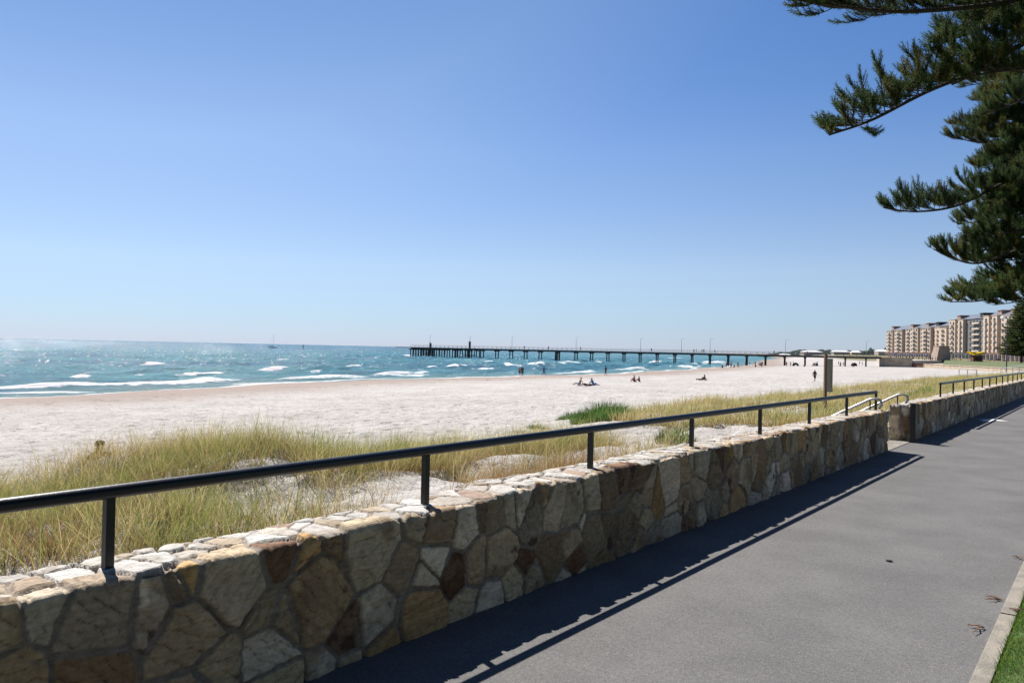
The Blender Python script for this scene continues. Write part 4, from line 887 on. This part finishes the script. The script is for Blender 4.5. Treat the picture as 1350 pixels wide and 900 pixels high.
# ------------------------------------------------------------------ far shore: plaza, sea walls, buildings
PZ_ = .25
def PW_(px, Z): v = CZ(px, Z); return (v.x, v.y)
plz = [PW_(1163, 318), PW_(1200, 319), PW_(1221, 305), PW_(1350, 234), (-3.6, 212), (60, 212), (400, 900), PW_(1150, 900)]
b = MB(); b.prism(plz, -4, -1.1); tag(b.build('lower_terrace', M['pave']), kind='structure')
b = MB(); b.prism([PW_(1163, 320), PW_(1205, 322), PW_(1244, 388), PW_(1340, 398), (33, 264), (120, 264), (400, 900), PW_(1150, 900)], -3.9, PZ_-.02); tag(b.build('plaza', M['pave']), kind='structure')
def seawall(name, label, a, c, z0, z1, th, m):
    a = Vector(a).to_3d(); c = Vector(c).to_3d(); d = c-a; b = MB(); b.box((d.length/2, 0, (z0+z1)/2), (d.length, th, z1-z0)); b.box((d.length/2, 0, z1+.1), (d.length+.1, th+.25, .2)); o = b.build(name, m, loc=(a.x, a.y, 0)); o.rotation_euler = (0, 0, math.atan2(d.y, d.x)); tag(o, label, 'wall'); return o
seawall('sea_wall', 'tan concrete abutment wall where the jetty meets the promenade', PW_(1160, 316), PW_(1203, 309), -4, 1.05, 1.2, M['rocktan'])
seawall('sea_wall', 'reddish brown wall stretch, dark for a shaded recess, between jetty abutment and pale sea wall', PW_(1186, 316), PW_(1224, 302), -4, -.85, 1.2, M['redbrown'])  # dark wall stands where a lower recess lies, its shade put in the colour
seawall('sea_wall', 'long pale tan sea wall in front of the green lawn', PW_(1219, 304), (-3.4, 209), -4, -.95, 1.0, M['rocktan'])
lw = [PW_(1243, 302.5), (-3.0, 210), (30, 260), PW_(1330, 400), PW_(1246, 392)]
b = MB(); bm = b.bm; vv = [bm.verts.new((x, y, z)) for (x, y), z in zip(lw, (-1.0, -1.0, .35, .45, .45))]; bm.faces.new(vv); vl = [bm.verts.new((x, y, -4)) for (x, y) in lw]; bm.faces.new(vl[::-1])
for i in range(5): bm.faces.new((vl[i], vl[(i+1) % 5], vv[(i+1) % 5], vv[i]))
M['farlawn'] = simple('park_lawn', (.075, .095, .032), (.11, .125, .05), .3, .95); tag(b.build('park_lawn', M['farlawn']), kind='structure')

def facade_building(name, label, p0, p1, depth, H, floors, bays, wallm, baym, roofm, glazed=False, pent=True):
    """facade runs p0->p1 (towards the viewer), its front faces the sea (left of travel)"""
    p0 = Vector(p0).to_3d(); p1 = Vector(p1).to_3d(); d = p1-p0; L = d.length; t = thing(name, label, 'building', (p0.x, p0.y, PZ_), math.atan2(d.y, d.x))
    # local: x along the facade, +y is inland or seaward according to the side
    n_ = Vector((-d.y, d.x, 0)).normalized(); seaward = Vector((-1, .15, 0)); sg = 1 if n_.dot(seaward) > 0 else -1
    fh = (H-4.6)/floors
    b = MB(); b.box((L/2, -sg*depth/2, H/2), (L, depth, H)); b.build('wall', wallm, t)
    b = MB(); bm = b.bm
    a0 = [bm.verts.new((-.3, sg*.2, H+.6)), bm.verts.new((L+.3, sg*.2, H+.6)), bm.verts.new((L+.3, -sg*depth, H)), bm.verts.new((-.3, -sg*depth, H))]; r1 = [bm.verts.new((.5, -sg*depth*.42, H+4.6)), bm.verts.new((L-.5, -sg*depth*.42, H+4.6))]
    bm.faces.new((a0[0], a0[1], r1[1], r1[0])); bm.faces.new((a0[2], a0[3], r1[0], r1[1])); bm.faces.new((a0[1], a0[2], r1[1])); bm.faces.new((a0[3], a0[0], r1[0])); bm.faces.new(a0[::-1])
    rf = b.build('roof', roofm, t)
    if pent:
        for x in pent: b = MB(); b.box((x*L, -sg*4, H+1.6), (5, 5, 4.2)); b.box((x*L, -sg*4, H+3.8), (5.8, 5.8, .3)); b.build('penthouse', M['dark'] if random.random() < .5 else M['pink'], t)
    wm_ = MB().box((0, 0, 0), (1.9, .3, 1.75)).mesh('window'); nwin = 0
    bm_ = {}
    for (x0, x1, pr, tower) in bays:
        w_ = (x1-x0)*L; xc = (x0+x1)/2*L
        if pr > 0:
            b = MB(); b.box((xc, sg*pr/2, (H+tower)/2), (w_, pr, H+tower)); b.box((xc, sg*pr/2, H+tower+.15), (w_+.5, pr+.5, .3)); b.build('bay', baym if not glazed else wallm, t)
        ncol = max(1, int(w_/4.2)); key = round(w_, 1)
        for f in range(floors):
            z = 5.6+f*fh+1.0
            for c in range(ncol):
                if nwin >= 98: break
                o = link('window', wm_, M['glass'] if not wm_.materials else None, t, (xc-w_/2+w_*(c+.5)/ncol, sg*(max(pr, 0)+.06), z)); nwin += 1
            if key not in bm_: bm_[key] = MB().box((0, 0, 0), (w_*.42, 1.2, .16)).box((0, sg*.56, .5), (w_*.42, .08, .9)).mesh('balcony')
            link('balcony', bm_[key], M['cream'] if not bm_[key].materials else None, t, (xc, sg*(max(pr, 0)+.6), z-1.25))
    b = MB(); nn = max(3, int(L/5))
    for i in range(nn): b.box((L*(i+.5)/nn, sg*.1+sg*3.05, 2.1), (L/nn*.62, .3, 3.4))
    b.build('arcade_opening', M['dark'], t)
    b = MB(); b.box((L/2, sg*1.5, 2.3), (L, 3.1, 4.6)); b.box((L/2, sg*1.6, 4.75), (L+.4, 3.5, .3)); b.build('podium', wallm, t)
    return t
def lerp2(a, c, t): return (a[0]+(c[0]-a[0])*t, a[1]+(c[1]-a[1])*t)
BL = PW_(1172, 650); BR = PW_(1352, 425)
facade_building('apartment_building', 'long cream and pink seafront apartment block at the left of the row', BL, lerp2(BL, BR, .56), 24, 22.0, 6, [(.0, .12, 2.2, 0), (.16, .30, 2.2, 0), (.34, .43, 1.2, 0), (.45, .57, 2.4, .6), (.61, .76, 2.2, 0), (.80, .87, 1.0, 0), (.90, 1.0, 3.0, -.8)], M['pink'], M['cream'], M['roof'], False, (.03, .38, .63, .78))
facade_building('apartment_building', 'cream tower wing with a grey recess in the middle of the seafront row', lerp2(BL, BR, .575), lerp2(BL, BR, .79), 24, 25.0, 6, [(.0, .20, 2.6, 1.0), (.26, .42, 2.0, .6), (.50, .98, 0, 0)], M['pile'] if False else M['deck'], M['cream'], M['roof'], False, (.1, .8))
facade_building('apartment_building', 'pinkish brick apartment wing nearest the pine trees at the right of the seafront row', lerp2(BL, BR, .80), BR, 24, 25.5, 6, [(.0, .16, 2.6, .8), (.22, .36, 2.0, .6), (.42, .98, 1.0, 0)], M['pink'], M['cream'], M['roof'], False, (.25, .6))

# brown stone block tower, yellow canopy, kiosk, street light
v = CZ(1240, 390); t = thing('stone_tower', 'brown stone block tower with a sloping left side in front of the apartments', 'tower', (v.x, v.y, PZ_), TH)
b = MB(); bm = b.bm; lo = [bm.verts.new(q) for q in ((-3.4, -3, 0), (3.4, -3, 0), (3.4, 3, 0), (-3.4, 3, 0))]; hi = [bm.verts.new(q) for q in ((-2.0, -2.6, 6.6), (3.0, -2.6, 7.0), (3.0, 2.6, 7.0), (-2.0, 2.6, 6.6))]
bm.faces.new(hi); bm.faces.new(lo[::-1])
for i in range(4): bm.faces.new((lo[i], lo[(i+1) % 4], hi[(i+1) % 4], hi[i]))
M['brownstone'] = simple('brown_stone', (.34, .26, .21), (.26, .20, .16), .6, .95); b.build('shaft', M['brownstone'], t); b = MB(); b.box((.5, 0, 6.95), (5.2, 5.6, .3)); b.build('cap_stone', M['pink'], t)
v = CZ(1286.5, 350); t = thing('shade_canopy', 'bright yellow canopy with two upswept wings above a small dark kiosk', 'canopy', (v.x, v.y, .3), TH)
b = MB(); bm = b.bm; g = []
for i in range(17):
    x = -3.3+6.6*i/16; u = abs(x)/3.3; zt = 3.55+.55*u**2+.25*math.sin(u*3.14*.9); g.append([bm.verts.new((x, y, zt-(.55 if y else 0)*(1-u*.4)*0 + hz)) for y, hz in ((-1.5, -.75*(1-u**3)), (-1.4, .0), (0, .25), (1.4, 0), (1.5, -.75*(1-u**3)))])
for r0, r1 in zip(g, g[1:]):
    for j in range(4): bm.faces.new((r0[j], r1[j], r1[j+1], r0[j+1]))
bmesh.ops.solidify(bm, geom=bm.faces[:], thickness=.05); b.build('canvas', M['yellow'], t, smooth=True)
b = MB()
for x in (-2.6, 2.6):
    for y in (-1.2, 1.2): b.tube([(x, y, -.4), (x, y, 3.8)], .06, 8)
b.build('frame', M['dark'], t)
v = CZ(1287.5, 356); t = thing('kiosk', 'small brown kiosk with a dark roof below the yellow canopy', 'kiosk', (v.x, v.y, .3), TH); b = MB(); b.box((0, 0, 1.2), (4.2, 2.4, 2.5)); b.build('wall', M['redbrown'], t); b = MB(); b.box((0, 0, 2.55), (4.8, 3.0, .22)); b.build('roof', M['dark'], t); b = MB(); b.box((0, -1.22, 1.4), (2.8, .08, 1.0)); b.build('counter_opening', M['dark'], t)
v = AT(1323, 419.5, 150); t = thing('street_light', 'street light with a white bowl lamp beside the dark far pine tree', 'street light', (v.x+.6, v.y, gz(v.x, v.y)), math.pi); hgt = v.z-gz(v.x, v.y)
b = MB(); b.tube([(0, 0, 0), (0, 0, hgt*.6), (0, 0, hgt-.1), (.2, 0, hgt+.2), (.5, 0, hgt+.2)], [.11, .09, .06, .05, .05], 8); b.build('pole', M['dark'], t, smooth=True)
b = MB(); bmesh.ops.create_uvsphere(b.bm, u_segments=14, v_segments=8, radius=.45); bmesh.ops.scale(b.bm, vec=(1, 1, .55), verts=b.bm.verts[:]); bmesh.ops.translate(b.bm, vec=(.7, 0, hgt+.1), verts=b.bm.verts[:]); b.build('lamp_bowl', M['white'], t, smooth=True)
# promenade crowd
kk = [person(CZ(1190, 325, PZ_), random.uniform(0, 6), ('stand', 'walk', 'stand')[i], 'distant person on the promenade in front of the seafront apartments', ('black', 'navy', 'white')[i], ('navy', 'black', 'grey')[i], 'skin1', 'people on the far promenade') for i in range(3)]
kk[1].location = CZ(1258, 372, .25); kk[2].location = CZ(1305, 362, .25)
for px, Z in [(random.uniform(1172, 1236), random.uniform(322, 390)) for _ in range(24)] + [(random.uniform(1300, 1352), random.uniform(395, 430)) for _ in range(22)] + [(random.uniform(1245, 1300), random.uniform(396, 420)) for _ in range(10)]:
    dup(random.choice(kk), CZ(px, Z, PZ_), random.uniform(0, 6))
person(gp(1229.5, 482.8), 1.0, 'stand', 'person in red top standing at the foot of the tan sea wall', 'red', 'navy')
person(gp(1217, 484.5), 2.0, 'walk', 'person in black walking past the dark reddish wall stretch', 'black', 'black')
# umbrellas on the promenade
ub = None
for i, (px, Z) in enumerate(((1180, 330), (1188, 345), (1199, 350), (1209, 340), (1222, 360), (1312, 405), (1330, 400))):
    v = CZ(px, Z, PZ_)
    if ub is None:
        ub = thing('parasol', 'dark cafe parasol on the promenade below the seafront apartments', 'parasol', v, 0, 'cafe parasols on the promenade'); b = MB(); b.tube([(0, 0, 0), (0, 0, 2.7)], .04, 6); b.build('pole', M['dark'], ub)
        b = MB(); bmesh.ops.create_cone(b.bm, segments=8, radius1=1.7, radius2=.05, depth=.7, cap_ends=True); bmesh.ops.translate(b.bm, vec=(0, 0, 2.6), verts=b.bm.verts[:]); b.build('canopy', M['cloth_navy'], ub)
    else: dup(ub, v)
# tube rails out on the sand
def sandrail(px0, Z0, px1, Z1, n, h, label):
    a = CZ(px0, Z0); c = CZ(px1, Z1); a.z = gz(a.x, a.y); c.z = gz(c.x, c.y); t = thing('handrail', label, 'handrail', a); b = MB(); pm_ = MB().tube([(0, 0, -.4), (0, 0, h)], .032, 8).mesh('post')
    for i in range(n):
        q = (c-a)*(i/(n-1)); link('post', pm_, M['steel'] if not pm_.materials else None, t, q)
    b.tube([Vector((0, 0, h)), (c-a)+Vector((0, 0, h))], .035, 8); b.tube([Vector((0, 0, h*.5)), (c-a)+Vector((0, 0, h*.5))], .028, 8); b.build('rails', M['steel'], t)
sandrail(1265, 74, 1288, 66, 3, .95, 'grey tube handrail alone at the end of the golden grass strip')
sandrail(1320, 98, 1362, 88, 6, 1.0, 'grey tube handrail on the sand behind the farther wall near the right edge')

# distant pale buildings, trees on the far coast
for i, (px, Z, wdt, h, lab) in enumerate(((1035, 1250, 16, 5.5, 'leftmost low white-roofed building on the far coast behind the jetty'), (1070, 1150, 30, 6.5, 'widest low white-roofed building on the far coast, behind the sign post'), (1108, 1050, 22, 6.5, 'low white-roofed building on the far coast right of the sign post'), (1128, 980, 11, 6, 'small white-roofed building on the far coast between two larger ones'), (1164, 800, 13, 6.5, 'white-roofed low building beside the left end of the apartment row'))):
    v = CZ(px, Z); t = thing('beach_building', lab, 'building', (v.x, v.y, gz(v.x, v.y)-.3), TH+R(random.uniform(-15, 15)))
    b = MB(); b.box((0, 0, h*.35), (wdt, 9, h*.75)); b.build('wall', M['cream'], t); b = MB(); bm = b.bm
    a0 = [bm.verts.new(q) for q in ((-wdt*.53, -5, h*.72), (wdt*.53, -5, h*.72), (wdt*.53, 5, h*.72), (-wdt*.53, 5, h*.72))]; r1 = [bm.verts.new((-wdt*.3, 0, h)), bm.verts.new((wdt*.3, 0, h))]
    bm.faces.new((a0[0], a0[1], r1[1], r1[0])); bm.faces.new((a0[2], a0[3], r1[0], r1[1])); bm.faces.new((a0[1], a0[2], r1[1])); bm.faces.new((a0[3], a0[0], r1[0])); bm.faces.new(a0[::-1]); b.build('roof', M['white'], t)
n = 9000; u = rng.random(n); px = 1000+185*u**.8; Z = 1500 - 500*u + rng.uniform(-60, 60, n); Xc = (px-675)/1050*Z; x = -(Z*ST-Xc*CT); y = Xc*ST+Z*CT; tp = 2.5+9.5*fbm(px*.10, px*0, o=3, seed=19)**1.4*np.interp(px, [1000, 1030, 1185], [.45, 1, 1.1]); z = land_z(-x, y)+rng.random(n)**.7*tp
az = rng.uniform(0, 6.28, n); sz = rng.uniform(.6, 1.5, n); V = np.stack([np.stack([x+np.cos(az+k2*2.1)*sz, y+np.sin(az+k2*2.1)*sz, z+(sz*.9 if k2 == 2 else -sz*.3)], -1) for k2 in range(3)], 1)
cc = np.array([.06, .085, .075])*rng.uniform(.7, 1.3, (n, 1)); o = link('coastal_woodland', mesh_np('coastal_woodland', V.reshape(-1, 3), None, np.arange(3*n).reshape(-1, 3), col=np.repeat(cc, 3, 0)), M['needle']); tag(o, 'haze-tinted band of trees along the far coast behind the jetty', 'trees', kind='stuff')  # distance haze is put into the trees' bluish green

# far pines on the plaza
def far_pine(px, Z, H, Rr, label, zb=PZ_, v=None, cl=(.9, 1.7), fdens=13, k2=9, z0=.10, dz=.042):
    v = v or CZ(px, Z, zb); t = thing('norfolk_pine', label, 'tree', v); fol = Foliage(); wood = MB(); b = MB(); b.tube([(0, 0, 0), (0, 0, H*.5), (0, 0, H)], [.45, .3, .05], 8); b.build('trunk', M['bark'], t)
    z = H*z0
    while z < H*.97:
        L = Rr*(1-(z/H))**.75+.4; a0 = random.uniform(0, 6)
        for j in range(k2):
            a = a0+j*6.283/k2+random.uniform(-.2, .2); Lb = L*random.uniform(.8, 1.1); d = Vector((math.cos(a), math.sin(a), .08)); wood.tube([(0, 0, z), tuple(Vector((0, 0, z))+d*Lb)], [.10, .03], 4)
            m_ = int(Lb*fdens)
            for q in range(m_):
                f = (.15+.85*random.random()); pp = Vector((0, 0, z))+d*Lb*f; s2 = Vector((-d.y, d.x, 0)); fol.add(pp+s2*random.uniform(-.5, .5)*L*.25, d+s2*random.uniform(-.9, .9)+Vector((0, 0, random.uniform(.1, .7))), random.uniform(*cl), (NG if random.random() < .75 else NY)*random.uniform(.6, 1.2))
        z += H*dz
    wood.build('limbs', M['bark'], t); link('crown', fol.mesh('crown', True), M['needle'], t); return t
far_pine(1347, 340, 27, 9.5, 'tall dark Norfolk pine standing in front of the pink apartment wing')
far_pine(1385, 350, 24, 9, 'dark Norfolk pine at the right edge beyond the tall one on the promenade')

# litter by the kerb, dark weed lumps on the sand
for i, (px, py, L_, lab) in enumerate(((1295, 826, .16, 'dry brown pine twig lying on the asphalt against the kerb'), (1320, 790, .14, 'second dry twig lying across the kerb edge, farther along'), (1333, 806, .07, 'short curled twig on the kerb top'), (1340, 733, .10, 'small dry twig on the asphalt at the right edge'))):
    q = RAY(px, py, .012); b = MB(); a = random.uniform(0, 6)
    for k2 in range(4): o_ = Vector((random.uniform(-.02, .02), random.uniform(-.02, .02), .004)); e = o_+Vector((math.cos(a+k2*.5), math.sin(a+k2*.5), .06))*L_*random.uniform(.5, 1); b.tube([o_, (o_+e)/2+Vector((.01, 0, .008)), e], [.004, .004, .002], 5)
    o = b.build('dry_twig', M['postwood'], loc=(q.x, q.y, .006 if i != 2 else .028)); tag(o, lab, 'twig')
b = MB(); q = RAY(1172, 740, 0); bmesh.ops.create_icosphere(b.bm, subdivisions=2, radius=.02); bmesh.ops.scale(b.bm, vec=(1.5, .8, .4), verts=b.bm.verts[:]); tag(b.build('dead_leaf', M['dark'], loc=(q.x, q.y, .01)), 'small dark dead leaf lying alone in the middle of the asphalt path', 'leaf')

# unseen pines added beside and behind the viewer to cut skylight on the wall
shade_pine = far_pine(0, 0, 19, 6.2, 'unseen Norfolk pine added beside the viewer on the lawn to block skylight', v=Vector((4.9, -3.5, 0)), cl=(.35, .7), fdens=17, z0=.17)
dup(shade_pine, (5.2, -13.5, 0), 1.0, 'unseen Norfolk pine added behind the viewer on the lawn to block skylight'); dup(shade_pine, (5.0, -24, 0), 2.0, 'unseen Norfolk pine added farther behind the viewer to block skylight'); dup(shade_pine, (6.2, 6.5, 0), 3.1, 'unseen Norfolk pine added just right of the view to block skylight')
dup(shade_pine, (13, -8, 0), 4.0, 'unseen second-row Norfolk pine added behind the viewer to block skylight'); dup(shade_pine, (13.5, 3, 0), 5.0, 'unseen second-row Norfolk pine added right of the viewer to block skylight')
